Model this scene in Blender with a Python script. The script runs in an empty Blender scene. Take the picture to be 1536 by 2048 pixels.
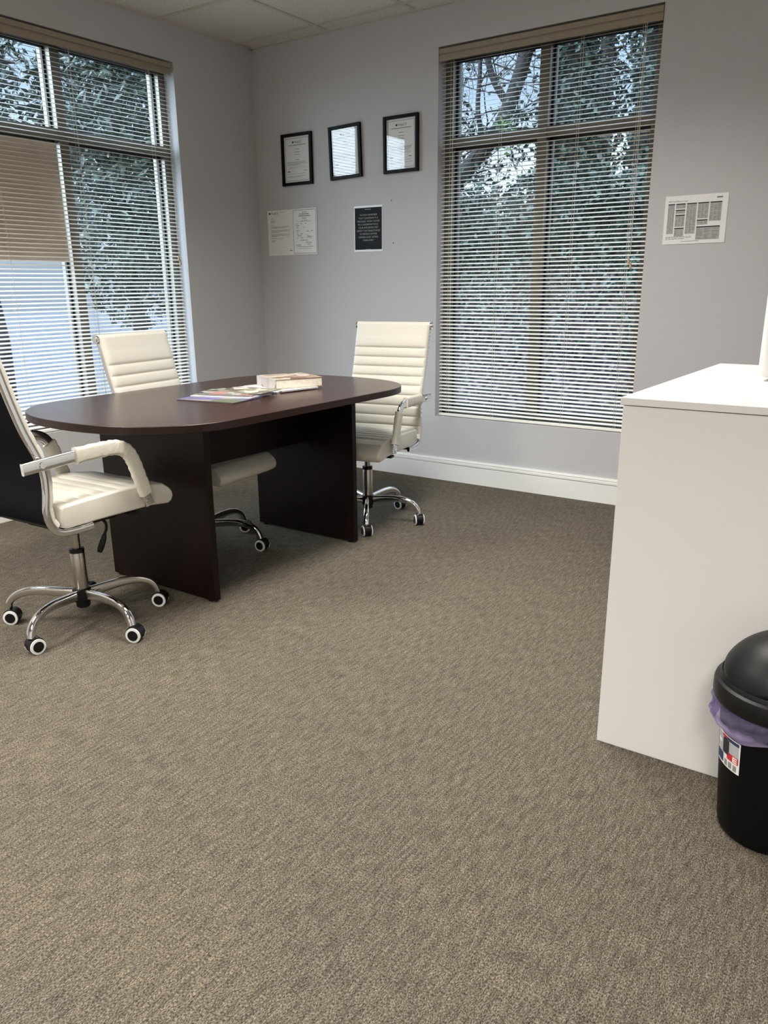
import bpy, bmesh, math, random
from mathutils import Vector, Matrix

random.seed(7)
SC = bpy.context.scene
COL = SC.collection
PI = math.pi

# ------------------------------------------------------------------ camera
CAM_H = 1.2235
cam_d = bpy.data.cameras.new('camera')
cam = bpy.data.objects.new('camera', cam_d)
COL.objects.link(cam)
SC.camera = cam
YAW, PITCH, ROLL = -0.6088574, 0.2977223, 0.00886407
fwd = Vector((math.sin(YAW) * math.cos(PITCH), math.cos(YAW) * math.cos(PITCH), -math.sin(PITCH)))
rgt = Vector((math.cos(YAW), -math.sin(YAW), 0))
dwn = fwd.cross(rgt)
r_ = rgt * math.cos(ROLL) + dwn * math.sin(ROLL)
d_ = -rgt * math.sin(ROLL) + dwn * math.cos(ROLL)
cam.matrix_world = Matrix(((r_.x, -d_.x, -fwd.x, 0), (r_.y, -d_.y, -fwd.y, 0), (r_.z, -d_.z, -fwd.z, CAM_H), (0, 0, 0, 1)))
cam_d.sensor_width = 36.0
cam_d.sensor_fit = 'AUTO'
cam_d.lens = 1588.6 * 36.0 / 2048.0
cam_d.shift_y = 36.0 / 2048.0
cam_d.clip_start = 0.02
cam_d.clip_end = 200

# ------------------------------------------------------------------ sky, exposure
SKY_STRENGTH = 1.0
w = bpy.data.worlds.new('sky')
SC.world = w
w.use_nodes = True
nt = w.node_tree
nt.nodes.clear()
wo = nt.nodes.new('ShaderNodeOutputWorld')
bg = nt.nodes.new('ShaderNodeBackground')
tc = nt.nodes.new('ShaderNodeTexCoord')
sp = nt.nodes.new('ShaderNodeSeparateXYZ')
rp = nt.nodes.new('ShaderNodeValToRGB')
nt.links.new(tc.outputs['Generated'], sp.inputs[0])
nt.links.new(sp.outputs['Z'], rp.inputs[0])
e = rp.color_ramp.elements           # horizon haze, blue above it, brighter thin cloud overhead
e[0].position, e[0].color = 0.02, (0.42, 0.52, 0.68, 1)
e[1].position, e[1].color = 0.62, (4.0, 5.1, 6.8, 1)
for p_, c_ in ((0.085, (1.2, 1.35, 1.5, 1)), (0.13, (1.15, 1.35, 1.55, 1)), (0.20, (0.62, 0.86, 1.15, 1)), (0.32, (0.9, 1.2, 1.6, 1))):
    e.new(p_).color = c_
dt = nt.nodes.new('ShaderNodeVectorMath'); dt.operation = 'DOT_PRODUCT'
dt.inputs[1].default_value = Vector((-0.55, -0.70, 0.45)).normalized()
nt.links.new(tc.outputs['Generated'], dt.inputs[0])
gr = nt.nodes.new('ShaderNodeValToRGB')   # glow of the veiled sun, behind the building corner
gr.color_ramp.elements[0].position, gr.color_ramp.elements[0].color = 0.35, (0, 0, 0, 1)
gr.color_ramp.elements[1].position, gr.color_ramp.elements[1].color = 0.98, (9.0, 10.5, 12.0, 1)
gr.color_ramp.elements.new(0.75).color = (5.2, 6.4, 8.0, 1)
nt.links.new(dt.outputs['Value'], gr.inputs[0])
ad = nt.nodes.new('ShaderNodeMixRGB'); ad.blend_type = 'ADD'; ad.inputs[0].default_value = 1.0
nt.links.new(rp.outputs[0], ad.inputs[1]); nt.links.new(gr.outputs[0], ad.inputs[2])
nt.links.new(ad.outputs[0], bg.inputs['Color'])
bg.inputs['Strength'].default_value = SKY_STRENGTH
nt.links.new(bg.outputs[0], wo.inputs['Surface'])

SC.view_settings.view_transform = 'Standard'
SC.view_settings.look = 'None'
SC.view_settings.gamma = 1.0
SC.view_settings.use_curve_mapping = False
SC.view_settings.exposure = 0.0
LAMP_COL = (1.0, 0.962, 0.90)
LAMP_SPREAD = math.radians(142)
LAMPS = [(-1.55, 2.375, 66), (-1.23, -1.435, 96), (0.69, -1.435, 122), (-3.15, 0.47, 72)]

# ------------------------------------------------------------------ materials
MATS = {}


def new_mat(name):
    m = bpy.data.materials.new(name)
    m.use_nodes = True
    n = m.node_tree.nodes
    return m, m.node_tree, n.get('Principled BSDF'), n.get('Material Output')


def mat(name, col, rough=0.5, metal=0.0, bump=0.0, bscale=200.0, spec=0.5, var=0.0, vscale=8.0, coat=0.0):
    if name in MATS:
        return MATS[name]
    m, t, b, o = new_mat(name)
    b.inputs['Base Color'].default_value = (*col, 1)
    b.inputs['Roughness'].default_value = rough
    b.inputs['Metallic'].default_value = metal
    b.inputs['Specular IOR Level'].default_value = spec
    if coat:
        b.inputs['Coat Weight'].default_value = coat
        b.inputs['Coat Roughness'].default_value = 0.08
    c = t.nodes.new('ShaderNodeTexCoord')
    if var:
        nz = t.nodes.new('ShaderNodeTexNoise')
        nz.inputs['Scale'].default_value = vscale
        nz.inputs['Detail'].default_value = 4
        t.links.new(c.outputs['Object'], nz.inputs['Vector'])
        r = t.nodes.new('ShaderNodeValToRGB')
        r.color_ramp.elements[0].position = 0.3
        r.color_ramp.elements[1].position = 0.7
        r.color_ramp.elements[0].color = (*[x * (1 - var) for x in col], 1)
        r.color_ramp.elements[1].color = (*[min(1, x * (1 + var)) for x in col], 1)
        t.links.new(nz.outputs[0], r.inputs[0])
        t.links.new(r.outputs[0], b.inputs['Base Color'])
    if bump:
        nz = t.nodes.new('ShaderNodeTexNoise')
        nz.inputs['Scale'].default_value = bscale
        nz.inputs['Detail'].default_value = 3
        t.links.new(c.outputs['Object'], nz.inputs['Vector'])
        bm_ = t.nodes.new('ShaderNodeBump')
        bm_.inputs['Strength'].default_value = bump
        bm_.inputs['Distance'].default_value = 0.002
        t.links.new(nz.outputs[0], bm_.inputs['Height'])
        t.links.new(bm_.outputs[0], b.inputs['Normal'])
    MATS[name] = m
    return m


def glass_mat(name, tint=(1, 1, 1), ior=1.5):
    m, t, b, o = new_mat(name)
    t.nodes.remove(b)
    tr = t.nodes.new('ShaderNodeBsdfTransparent')
    tr.inputs[0].default_value = (*tint, 1)
    gl = t.nodes.new('ShaderNodeBsdfGlossy')
    gl.inputs['Roughness'].default_value = 0.0
    fr = t.nodes.new('ShaderNodeFresnel')
    ge = t.nodes.new('ShaderNodeNewGeometry')
    mr = t.nodes.new('ShaderNodeMapRange')      # same reflectance on both faces of the thin pane
    mr.inputs['To Min'].default_value = ior
    mr.inputs['To Max'].default_value = 1.0 / ior
    t.links.new(ge.outputs['Backfacing'], mr.inputs['Value'])
    t.links.new(mr.outputs[0], fr.inputs['IOR'])
    mx = t.nodes.new('ShaderNodeMixShader')
    t.links.new(fr.outputs[0], mx.inputs[0])
    t.links.new(tr.outputs[0], mx.inputs[1])
    t.links.new(gl.outputs[0], mx.inputs[2])
    t.links.new(mx.outputs[0], o.inputs['Surface'])
    return m


def carpet_mat():
    m, t, b, o = new_mat('carpet')
    c = t.nodes.new('ShaderNodeTexCoord')

    def noise(scale, detail, rough, stretch=None):
        n = t.nodes.new('ShaderNodeTexNoise')
        n.inputs['Scale'].default_value = scale
        n.inputs['Detail'].default_value = detail
        n.inputs['Roughness'].default_value = rough
        if stretch:
            mp = t.nodes.new('ShaderNodeMapping')
            mp.inputs['Scale'].default_value = stretch
            t.links.new(c.outputs['Object'], mp.inputs[0])
            t.links.new(mp.outputs[0], n.inputs['Vector'])
        else:
            t.links.new(c.outputs['Object'], n.inputs['Vector'])
        return n
    fine = noise(400, 3, 0.75, (1, 0.5, 1))
    streak = noise(130, 2, 0.6, (1, 0.14, 1))
    blot = noise(2.2, 3, 0.5)
    r1 = t.nodes.new('ShaderNodeValToRGB')
    e = r1.color_ramp.elements
    e[0].position, e[0].color = 0.36, (0.0215, 0.0185, 0.0152, 1)
    e[1].position, e[1].color = 0.66, (0.258, 0.226, 0.179, 1)
    mid = r1.color_ramp.elements.new(0.5)
    mid.color = (0.108, 0.093, 0.072, 1)
    t.links.new(fine.outputs[0], r1.inputs[0])
    r2 = t.nodes.new('ShaderNodeValToRGB')
    e = r2.color_ramp.elements
    e[0].position, e[0].color = 0.30, (0.66, 0.66, 0.67, 1)
    e[1].position, e[1].color = 0.72, (1.42, 1.41, 1.37, 1)
    t.links.new(streak.outputs[0], r2.inputs[0])
    r3 = t.nodes.new('ShaderNodeValToRGB')
    e = r3.color_ramp.elements
    e[0].position, e[0].color = 0.3, (0.93, 0.93, 0.95, 1)
    e[1].position, e[1].color = 0.7, (1.06, 1.05, 1.02, 1)
    t.links.new(blot.outputs[0], r3.inputs[0])
    m1 = t.nodes.new('ShaderNodeMixRGB'); m1.blend_type = 'MULTIPLY'; m1.inputs[0].default_value = 1
    m2 = t.nodes.new('ShaderNodeMixRGB'); m2.blend_type = 'MULTIPLY'; m2.inputs[0].default_value = 1
    t.links.new(r1.outputs[0], m1.inputs[1]); t.links.new(r2.outputs[0], m1.inputs[2])
    t.links.new(m1.outputs[0], m2.inputs[1]); t.links.new(r3.outputs[0], m2.inputs[2])
    t.links.new(m2.outputs[0], b.inputs['Base Color'])
    b.inputs['Roughness'].default_value = 0.95
    b.inputs['Specular IOR Level'].default_value = 0.1
    bu = t.nodes.new('ShaderNodeBump')
    bu.inputs['Strength'].default_value = 0.6
    bu.inputs['Distance'].default_value = 0.004
    t.links.new(fine.outputs[0], bu.inputs['Height'])
    t.links.new(bu.outputs[0], b.inputs['Normal'])
    return m


def wood_mat(name, dark, light, axis_scale, rough, spec=0.5):
    m, t, b, o = new_mat(name)
    c = t.nodes.new('ShaderNodeTexCoord')
    mp = t.nodes.new('ShaderNodeMapping')
    mp.inputs['Scale'].default_value = axis_scale
    n = t.nodes.new('ShaderNodeTexNoise')
    n.inputs['Scale'].default_value = 14
    n.inputs['Detail'].default_value = 6
    n.inputs['Roughness'].default_value = 0.6
    r = t.nodes.new('ShaderNodeValToRGB')
    r.color_ramp.elements[0].position = 0.32
    r.color_ramp.elements[1].position = 0.7
    r.color_ramp.elements[0].color = (*dark, 1)
    r.color_ramp.elements[1].color = (*light, 1)
    t.links.new(c.outputs['Object'], mp.inputs[0])
    t.links.new(mp.outputs[0], n.inputs['Vector'])
    t.links.new(n.outputs[0], r.inputs[0])
    t.links.new(r.outputs[0], b.inputs['Base Color'])
    b.inputs['Roughness'].default_value = rough
    b.inputs['Specular IOR Level'].default_value = spec
    return m


def ceiling_mat():
    m, t, b, o = new_mat('ceiling_tile')
    c = t.nodes.new('ShaderNodeTexCoord')
    n = t.nodes.new('ShaderNodeTexNoise')
    n.inputs['Scale'].default_value = 140
    n.inputs['Detail'].default_value = 3
    r = t.nodes.new('ShaderNodeValToRGB')
    r.color_ramp.elements[0].position = 0.35
    r.color_ramp.elements[1].position = 0.55
    r.color_ramp.elements[0].color = (0.48, 0.46, 0.42, 1)
    r.color_ramp.elements[1].color = (0.70, 0.68, 0.63, 1)
    t.links.new(c.outputs['Object'], n.inputs['Vector'])
    t.links.new(n.outputs[0], r.inputs[0])
    t.links.new(r.outputs[0], b.inputs['Base Color'])
    b.inputs['Roughness'].default_value = 0.95
    bu = t.nodes.new('ShaderNodeBump')
    bu.inputs['Strength'].default_value = 0.5
    bu.inputs['Distance'].default_value = 0.003
    t.links.new(n.outputs[0], bu.inputs['Height'])
    t.links.new(bu.outputs[0], b.inputs['Normal'])
    return m


def litter_mat():
    m, t, b, o = new_mat('leaf_litter')
    c = t.nodes.new('ShaderNodeTexCoord')
    v = t.nodes.new('ShaderNodeTexVoronoi')
    v.inputs['Scale'].default_value = 13
    n = t.nodes.new('ShaderNodeTexNoise')
    n.inputs['Scale'].default_value = 22
    n.inputs['Detail'].default_value = 5
    r = t.nodes.new('ShaderNodeValToRGB')
    e = r.color_ramp.elements
    e[0].position, e[0].color = 0.36, (0.006, 0.005, 0.005, 1)
    e[1].position, e[1].color = 0.76, (0.16, 0.13, 0.135, 1)
    k = e.new(0.52)
    k.color = (0.022, 0.016, 0.017, 1)
    t.links.new(c.outputs['Object'], v.inputs['Vector'])
    t.links.new(c.outputs['Object'], n.inputs['Vector'])
    t.links.new(n.outputs[0], r.inputs[0])
    mx = t.nodes.new('ShaderNodeMixRGB'); mx.blend_type = 'MULTIPLY'; mx.inputs[0].default_value = 0.5
    t.links.new(r.outputs[0], mx.inputs[1]); t.links.new(v.outputs['Distance'], mx.inputs[2])
    t.links.new(mx.outputs[0], b.inputs['Base Color'])
    b.inputs['Roughness'].default_value = 0.85
    b.inputs['Specular IOR Level'].default_value = 0.1
    return m


def cover_mat(name, cols, scale, seed):
    m, t, b, o = new_mat(name)
    c = t.nodes.new('ShaderNodeTexCoord')
    mp = t.nodes.new('ShaderNodeMapping')
    mp.inputs['Location'].default_value = (seed, seed * 1.7, 0)
    v = t.nodes.new('ShaderNodeTexVoronoi')
    v.inputs['Scale'].default_value = scale
    s = t.nodes.new('ShaderNodeSeparateColor')
    r = t.nodes.new('ShaderNodeValToRGB')
    r.color_ramp.interpolation = 'CONSTANT'
    e = r.color_ramp.elements
    e[0].color = (*cols[0], 1)
    e[1].position = 1.0 / len(cols)
    e[1].color = (*cols[1], 1)
    for i in range(2, len(cols)):
        k = e.new(i / len(cols))
        k.color = (*cols[i], 1)
    t.links.new(c.outputs['Object'], mp.inputs[0])
    t.links.new(mp.outputs[0], v.inputs['Vector'])
    t.links.new(v.outputs['Color'], s.inputs[0])
    t.links.new(s.outputs[0], r.inputs[0])
    t.links.new(r.outputs[0], b.inputs['Base Color'])
    b.inputs['Roughness'].default_value = 0.3
    return m


WALL = mat('wall_paint', (0.505, 0.495, 0.50), 0.75, bump=0.08, bscale=350, spec=0.25)
CARPET = carpet_mat()
TILE = ceiling_mat()
GRID = mat('ceiling_grid_metal', (0.52, 0.50, 0.45), 0.5)
TRIM = mat('white_trim_paint', (0.80, 0.79, 0.76), 0.35)
ALU = mat('champagne_aluminium', (0.175, 0.158, 0.13), 0.35, metal=0.6)
GASKET = mat('black_rubber', (0.008, 0.008, 0.009), 0.6)
PANE = glass_mat('window_glass', (0.93, 0.96, 0.96))
PIC_GLASS = glass_mat('picture_glass', (1, 1, 1), 1.52)
SLAT = mat('cream_slat', (0.86, 0.83, 0.745), 0.42)
VAL = mat('tan_valance', (0.29, 0.245, 0.18), 0.5, var=0.06, vscale=30)
CORD = mat('cream_cord', (0.55, 0.51, 0.44), 0.8)
TASSEL = mat('wood_tassel', (0.52, 0.40, 0.25), 0.5)
LEATHER = mat('cream_leatherette', (0.63, 0.605, 0.53), 0.42, bump=0.05, bscale=500)
SLEEVE = mat('cream_arm_sleeve', (0.64, 0.61, 0.52), 0.5, bump=0.7, bscale=70)
CHROME = mat('chrome', (0.72, 0.72, 0.71), 0.09, metal=1.0)
NICKEL = mat('brushed_nickel', (0.42, 0.39, 0.34), 0.3, metal=1.0)
BLACKMESH = mat('black_back_fabric', (0.006, 0.006, 0.009), 0.9, spec=0.1)
CANBODY = mat('bin_body_plastic', (0.0028, 0.0028, 0.003), 0.5, spec=0.12)
CANLID = mat('bin_lid_plastic', (0.004, 0.004, 0.0045), 0.46, spec=0.3)
EDGE = mat('mahogany_edge_shaded', (0.015, 0.0052, 0.0042), 0.35, spec=0.3)  # tabletop mahogany darkened for the rim: its weaker lighting is put into the colour
BLACKPL = mat('black_plastic', (0.006, 0.006, 0.0065), 0.36, spec=0.28)
WHITEPL = mat('white_plastic', (0.74, 0.74, 0.72), 0.35)
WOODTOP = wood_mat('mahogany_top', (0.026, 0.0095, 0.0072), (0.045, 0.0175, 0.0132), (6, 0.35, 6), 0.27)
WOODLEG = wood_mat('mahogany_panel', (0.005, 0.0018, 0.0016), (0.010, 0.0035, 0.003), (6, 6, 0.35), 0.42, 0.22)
MELAM = mat('white_melamine', (0.69, 0.685, 0.672), 0.45, spec=0.35)
PAPER = mat('white_paper', (0.80, 0.79, 0.77), 0.8)
PAPERL = mat('glossy_sheet', (0.80, 0.79, 0.79), 0.3)
INK = mat('dark_ink', (0.02, 0.02, 0.022), 0.8)
INKGREY = mat('grey_ink', (0.20, 0.20, 0.21), 0.8)
INKLIGHT = mat('light_grey_ink', (0.42, 0.42, 0.42), 0.8)
INKBLUE = mat('navy_ink', (0.02, 0.035, 0.10), 0.7)
INKRED = mat('red_ink', (0.55, 0.02, 0.03), 0.6)
POSTERBLK = mat('charcoal_print', (0.012, 0.013, 0.015), 0.6, var=0.25, vscale=25, spec=0.15)
POSTERTXT = mat('pale_print', (0.34, 0.34, 0.35), 0.7)
FRAMEBLK = mat('black_frame', (0.004, 0.004, 0.004), 0.4, spec=0.12)
BARK = mat('grey_bark', (0.013, 0.0115, 0.0115), 0.9, var=0.4, vscale=12, bump=0.8, bscale=20)
IVY = mat('ivy_leaf', (0.015, 0.031, 0.021), 0.45, spec=0.35, var=0.5, vscale=6)
LEAF = mat('magnolia_leaf', (0.020, 0.036, 0.020), 0.32, var=0.45, vscale=5)
LEAFY = mat('bright_leaf', (0.06, 0.13, 0.03), 0.45, var=0.3, vscale=5)
LITTER = litter_mat()
PAVE = mat('pale_pavement', (0.085, 0.09, 0.10), 0.9, spec=0.0, var=0.15, vscale=3)
SIGNBACK = mat('grey_board', (0.62, 0.53, 0.44), 0.8, var=0.1, vscale=7)
PAGES = mat('cream_pages', (0.66, 0.60, 0.50), 0.8, var=0.1, vscale=60)


# ------------------------------------------------------------------ mesh helpers
class MB:
    def __init__(s):
        s.v, s.f, s.m = [], [], []

    def add(s, vs, fs, mi=0):
        k = len(s.v)
        s.v += [tuple(p) for p in vs]
        s.f += [tuple(i + k for i in f) for f in fs]
        s.m += [mi] * len(fs)
        return s

    def box(s, a, b, mi=0):
        x0, y0, z0 = [min(p, q) for p, q in zip(a, b)]
        x1, y1, z1 = [max(p, q) for p, q in zip(a, b)]
        return s.add([(x0, y0, z0), (x1, y0, z0), (x1, y1, z0), (x0, y1, z0), (x0, y0, z1), (x1, y0, z1), (x1, y1, z1), (x0, y1, z1)],
                     [(3, 2, 1, 0), (4, 5, 6, 7), (0, 1, 5, 4), (1, 2, 6, 5), (2, 3, 7, 6), (3, 0, 4, 7)], mi)

    def quad(s, x0, y0, x1, y1, z, mi=0):
        return s.add([(x0, y0, z), (x1, y0, z), (x1, y1, z), (x0, y1, z)], [(0, 1, 2, 3)], mi)

    def prism(s, outline, z0, z1, mi=0, side_mi=None):
        n = len(outline)
        vs = [(x, y, z0) for x, y in outline] + [(x, y, z1) for x, y in outline]
        fs = [tuple(range(n - 1, -1, -1)), tuple(range(n, 2 * n))]
        s.add(vs, fs, mi)
        k = len(s.v) - 2 * n
        s.f += [(k + i, k + (i + 1) % n, k + n + (i + 1) % n, k + n + i) for i in range(n)]
        s.m += [mi if side_mi is None else side_mi] * n
        return s

    def lathe(s, prof, n=32, mi=0, c=(0, 0, 0), a0=0.0):
        vs, fs = [], []
        for r, z in prof:
            for k in range(n):
                a = a0 + 2 * PI * k / n
                vs.append((c[0] + r * math.cos(a), c[1] + r * math.sin(a), c[2] + z))
        for i in range(len(prof) - 1):
            for k in range(n):
                j = (k + 1) % n
                fs.append((i * n + k, i * n + j, (i + 1) * n + j, (i + 1) * n + k))
        if prof[0][0] > 1e-6:
            fs.append(tuple(range(n - 1, -1, -1)))
        if prof[-1][0] > 1e-6:
            fs.append(tuple((len(prof) - 1) * n + k for k in range(n)))
        return s.add(vs, fs, mi)

    def sweep(s, path, sec, side=None, mi=0, scale=None, cap=True):
        """sec: list of (a,b) offsets; a along 'side' vector, b along the in-path normal."""
        n, m = len(path), len(sec)
        P = [Vector(p) for p in path]
        vs, fs = [], []
        prev = None
        for i in range(n):
            t = (P[min(i + 1, n - 1)] - P[max(i - 1, 0)]).normalized()
            if side is not None:
                u = Vector(side)
                u = (u - t * u.dot(t)).normalized()
            else:
                if prev is None:
                    u = t.cross(Vector((0, 0, 1)))
                    if u.length < 1e-3:
                        u = t.cross(Vector((1, 0, 0)))
                    u.normalize()
                else:
                    u = (prev - t * prev.dot(t)).normalized()
                prev = u
            nn = t.cross(u)
            k = scale[i] if scale else 1.0
            if not isinstance(k, tuple):
                k = (k, k)
            for a, b in sec:
                vs.append(P[i] + u * a * k[0] + nn * b * k[1])
        for i in range(n - 1):
            for j in range(m):
                q = (j + 1) % m
                fs.append((i * m + j, i * m + q, (i + 1) * m + q, (i + 1) * m + j))
        if cap:
            fs.append(tuple(range(m - 1, -1, -1)))
            fs.append(tuple((n - 1) * m + j for j in range(m)))
        return s.add(vs, fs, mi)

    def mesh(s, name, mats, smooth=None):
        me = bpy.data.meshes.new(name)
        me.from_pydata(s.v, [], s.f)
        for q in mats if isinstance(mats, (list, tuple)) else [mats]:
            me.materials.append(q)
        if len(me.materials) > 1:
            me.polygons.foreach_set('material_index', s.m)
        bm = bmesh.new()
        bm.from_mesh(me)
        bmesh.ops.recalc_face_normals(bm, faces=bm.faces)
        bm.to_mesh(me)
        bm.free()
        me.update()
        if smooth is not None:
            try:
                me.shade_smooth()
                me.set_sharp_from_angle(angle=math.radians(smooth))
            except Exception:
                pass
        return me

    def build(s, name, mats, parent=None, smooth=None, bevel=0.0, seg=2):
        o = bpy.data.objects.new(name, s.mesh(name, mats, smooth))
        COL.objects.link(o)
        if parent:
            o.parent = parent
        if bevel:
            md = o.modifiers.new('bevel', 'BEVEL')
            md.width = bevel
            md.segments = seg
            md.limit_method = 'ANGLE'
            md.angle_limit = math.radians(35)
            md.harden_normals = False
        return o


def circ(r, n=10, ry=None):
    return [(r * math.cos(2 * PI * k / n), (ry or r) * math.sin(2 * PI * k / n)) for k in range(n)]


def rrect(wa, wb, r, n=3):
    out = []
    for cx, cy, a0 in ((wa / 2 - r, wb / 2 - r, 0), (-wa / 2 + r, wb / 2 - r, PI / 2), (-wa / 2 + r, -wb / 2 + r, PI), (wa / 2 - r, -wb / 2 + r, 1.5 * PI)):
        for k in range(n + 1):
            a = a0 + PI / 2 * k / n
            out.append((cx + r * math.cos(a), cy + r * math.sin(a)))
    return out


def spline(pts, n=6):
    """Catmull-Rom through tuples of any length."""
    out = []
    for i in range(len(pts) - 1):
        p0, p1, p2, p3 = pts[max(i - 1, 0)], pts[i], pts[i + 1], pts[min(i + 2, len(pts) - 1)]
        for k in range(n):
            t = k / n
            out.append(tuple(0.5 * (2 * b + (c - a) * t + (2 * a - 5 * b + 4 * c - d) * t * t + (3 * b - a - 3 * c + d) * t ** 3) for a, b, c, d in zip(p0, p1, p2, p3)))
    out.append(tuple(pts[-1]))
    return out


def tag(o, label=None, cat=None, group=None, kind=None):
    if label: o['label'] = label
    if cat: o['category'] = cat
    if group: o['group'] = group
    if kind: o['kind'] = kind
    return o


def thing(name, label, cat, loc=(0, 0, 0), rz=0.0, group=None):
    o = bpy.data.objects.new(name, None)
    o.empty_display_size = 0.1
    COL.objects.link(o)
    o.location = loc
    o.rotation_euler = (0, 0, rz)
    return tag(o, label, cat, group)


def text_obj(name, body, size, m, parent, loc, align='LEFT', spacing=1.0, line=1.0):
    cu = bpy.data.curves.new(name, 'FONT')
    cu.body = body
    cu.size = size
    cu.align_x = align
    cu.space_character = spacing
    cu.space_line = line
    cu.resolution_u = 3
    tmp = bpy.data.objects.new('tmp', cu)
    COL.objects.link(tmp)
    dg = bpy.context.evaluated_depsgraph_get()
    dg.update()
    me = bpy.data.meshes.new_from_object(tmp.evaluated_get(dg))
    bpy.data.objects.remove(tmp)
    me.materials.clear()
    me.materials.append(m)
    o = bpy.data.objects.new(name, me)
    COL.objects.link(o)
    o.parent = parent
    o.location = loc
    return o


# ------------------------------------------------------------------ room shell
XL, YB, XR, YF, ZC = -4.127, 4.423, 1.9, -3.2, 2.743
WT = 0.22
W2 = (-2.672, -1.395, 0.415, 2.53)      # window in the back wall: x0,x1,z0,z1
W1 = (2.20, 3.73, 0.44, 2.53)           # window in the left wall: y0,y1,z0,z1

tag(MB().box((XL - WT, YF - WT, -0.06), (XR + WT, YB + WT, 0)).build('floor', CARPET), kind='structure')

b = MB()
b.box((XL - WT, YB, 0), (W2[0], YB + WT, ZC)).box((W2[1], YB, 0), (XR + WT, YB + WT, ZC))
b.box((W2[0], YB, 0), (W2[1], YB + WT, W2[2])).box((W2[0], YB, W2[3]), (W2[1], YB + WT, ZC))
tag(b.build('wall_back', WALL), kind='structure')
b = MB()
b.box((XL - WT, YF, 0), (XL, W1[0], ZC)).box((XL - WT, W1[1], 0), (XL, YB, ZC))
b.box((XL - WT, W1[0], 0), (XL, W1[1], W1[2])).box((XL - WT, W1[0], W1[3]), (XL, W1[1], ZC))
tag(b.build('wall_left', WALL), kind='structure')
tag(MB().box((XR, YF, 0), (XR + WT, YB, ZC)).build('wall_right', WALL), kind='structure')
tag(MB().box((XL - WT, YF - WT, 0), (XR + WT, YF, ZC)).build('wall_front', WALL), kind='structure')

ceil = tag(MB().box((XL - WT, YF - WT, ZC), (XR + WT, YB + WT, ZC + 0.1)).build('ceiling', TILE), kind='structure')
b = MB()
x = -3.47
while x < XR:
    b.box((x - 0.012, YF, ZC - 0.006), (x + 0.012, YB, ZC + 0.001)); x += 0.64
y = 4.28
while y > YF:
    b.box((XL, y - 0.012, ZC - 0.0065), (XR, y + 0.012, ZC + 0.0015)); y -= 0.635
b.build('ceiling_grid', GRID, ceil)
b = MB()
b.box((XL, YB - 0.022, ZC - 0.012), (XR, YB, ZC)).box((XL, YF, ZC - 0.012), (XL + 0.022, YB, ZC))
b.build('wall_angle', GRID, ceil)


def baseboard(name, p, q, nx, ny):
    """p->q along the wall, (nx,ny) points into the room."""
    prof = [(0, 0), (0.017, 0), (0.017, 0.108), (0.013, 0.111), (0.021, 0.116), (0.021, 0.128), (0.012, 0.131), (0.012, 0.134), (0.017, 0.136), (0.014, 0.146), (0, 0.147)]
    bb = MB()
    n = len(prof)
    vs = [(e[0] + nx * a, e[1] + ny * a, z) for e in (p, q) for a, z in prof]
    bb.add(vs, [(i, (i + 1) % n, n + (i + 1) % n, n + i) for i in range(n)] + [tuple(range(n)), tuple(range(2 * n - 1, n - 1, -1))])
    tag(bb.build(name, TRIM), kind='structure')


baseboard('baseboard_back', (XL + 0.021, YB), (XR, YB), 0, -1)
baseboard('baseboard_left', (XL, YF), (XL, YB), 1, 0)
baseboard('baseboard_right', (XR, YF), (XR, YB), -1, 0)
baseboard('baseboard_front', (XL, YF), (XR, YF), 0, 1)


# ------------------------------------------------------------------ windows (built in a local frame: u along the wall, v outwards, z up)
def window(name, u0, u1, z0, z1, um0, um1, zt0, zt1, to_world):
    def fb(mb, a, c):
        pa, pc = to_world(*a), to_world(*c)
        mb.box(pa, pc)
    v0, v1 = 0.085, 0.195
    f = MB()
    fb(f, (u0, v0, z0), (u0 + 0.05, v1, z1)); fb(f, (u1 - 0.05, v0, z0), (u1, v1, z1))
    fb(f, (u0, v0, z0), (u1, v1, z0 + 0.05)); fb(f, (u0, v0, z1 - 0.05), (u1, v1, z1))
    fb(f, (um0, v0 - 0.006, z0), (um1, v1, z1))
    fb(f, (u0, v0 - 0.003, zt0), (u1, v1, zt1))
    root = f.build(name, ALU, bevel=0.002, seg=1)
    tag(root, kind='structure')
    g = MB()
    vg = 0.15
    for a0, a1 in ((u0 + 0.05, um0), (um1, u1 - 0.05)):
        for c0, c1 in ((z0 + 0.05, zt0), (zt1, z1 - 0.05)):
            p = MB()
            fb(p, (a0, vg - 0.003, c0), (a1, vg + 0.003, c1))
            p.build('pane', PANE, root)
            for q0, q1, r0, r1 in ((a0, a0 + 0.012, c0, c1), (a1 - 0.012, a1, c0, c1), (a0, a1, c1 - 0.014, c1), (a0, a1, c0, c0 + 0.010)):
                fb(g, (q0, vg - 0.022, r0), (q1, vg - 0.004, r1))
    g.build('gasket', GASKET, root)
    return root


window('window_2', W2[0], W2[1], W2[2], W2[3], -2.074, -2.016, 2.010, 2.062, lambda u, v, z: (u, YB + v, z))
window('window_1', W1[0], W1[1], W1[2], W1[3], 2.940, 2.998, 2.010, 2.066, lambda u, v, z: (XL - v, u, z))


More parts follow.
